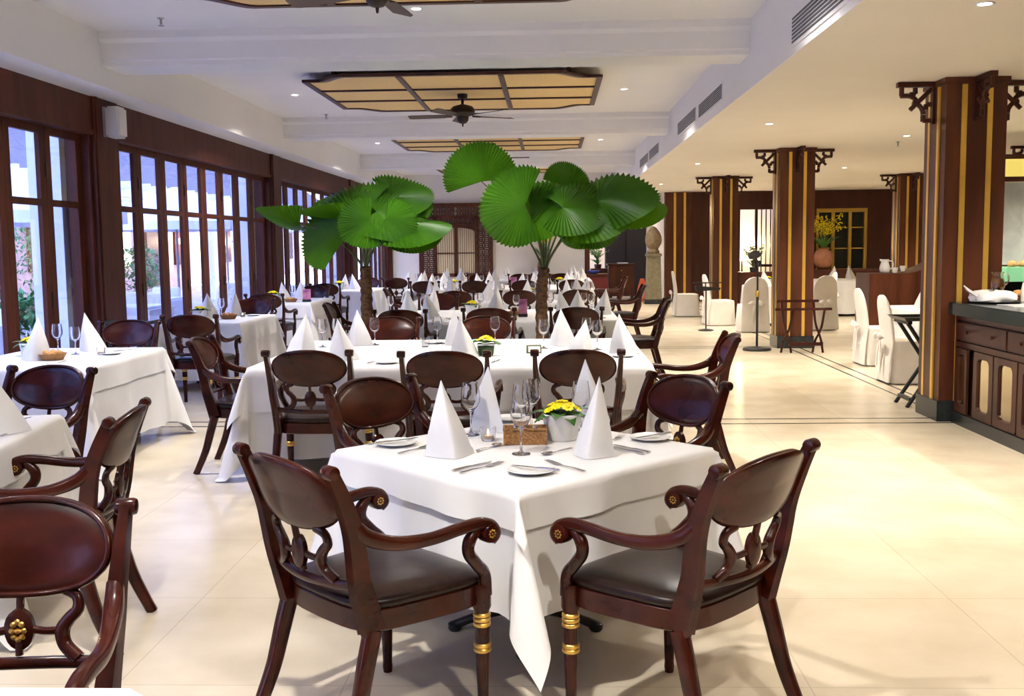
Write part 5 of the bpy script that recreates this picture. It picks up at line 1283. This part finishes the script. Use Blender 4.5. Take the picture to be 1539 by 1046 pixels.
pg = MB()
for i in range(30): pg.box(-13.6, -10.2, 11 + i * 1.1, 11.12 + i * 1.1, 3.05, 3.22)
pg.box(-10.6, -10.45, 10.5, 44, 2.85, 3.05); pg.box(-13.5, -13.35, 10.5, 44, 2.85, 3.05)
for y in (10.6, 22, 32, 43): pg.box(-10.6, -10.45, y, y + .15, -.02, 2.85)
tag(pg.build('pergola', M['extblue'], smooth=False), 'white slatted pergola over the terrace outside the windows', 'pergola')
def out_table(x, y, label):
    t = empty('terrace_table', (x, y, -.02)); MB().box(-.55, .55, -.55, .55, .02, .74).build('cloth', M['cloth'], t, bevel=.03); MB().box(-.5, .5, -.5, .5, .74, .75).build('top', M['cloth'], t, smooth=False)
    for s in (-1, 1):
        MB().box(-.25, .25, s * .95 - .04, s * .95 + .04, .0, .9).build('chair_back', M['canvas'], t, bevel=.02)
    tag(t, label, 'terrace table', 'white terrace tables')
for i, (x, y) in enumerate(((-6.6, 11.0), (-6.3, 15.2), (-6.9, 17.5), (-6.2, 21.4), (-8.8, 15.5))): out_table(x, y, f'white-clothed terrace table seen through the windows, {("nearest", "second", "third", "fourth", "rearmost")[i]}')
def bush(x, y, r, h, label, seed):
    rnd = random.Random(seed); t = empty('bush', (x, y, -.02)); MB().lathe([(.001, 0), (.25, 0), (.32, .45), (.28, .45), (.001, .4)], 16).build('planter', M['terra'], t)
    mb = MB()
    for i in range(700):
        d = Vector((rnd.gauss(0, 1), rnd.gauss(0, 1), rnd.gauss(0, 1))).normalized() * (rnd.random() ** .4); c = Vector((d.x * r, d.y * r, .45 + h / 2 + d.z * h / 2)); e = Vector((rnd.gauss(0, 1), rnd.gauss(0, 1), rnd.gauss(0, .6))).normalized(); f_ = e.cross(Vector((0, 0, 1))).normalized()
        mb.add([c - e * .09, c + f_ * .035, c + e * .09, c - f_ * .035], [(0, 1, 2, 3)])
    mb.build('foliage', M['bush'], t); tag(t, label, 'bush', 'potted bushes outside')
bush(-6.7, 12.7, .6, .65, 'bright green bush outside the leftmost window', 1); bush(-9.0, 22.5, .5, 1.3, 'green potted shrub outside the second window bay', 2); bush(-12, 20.0, .8, 2.0, 'tall shrub across the terrace, right', 3); bush(-12.5, 25, .9, 2.2, 'farthest tall shrub across the terrace', 4)
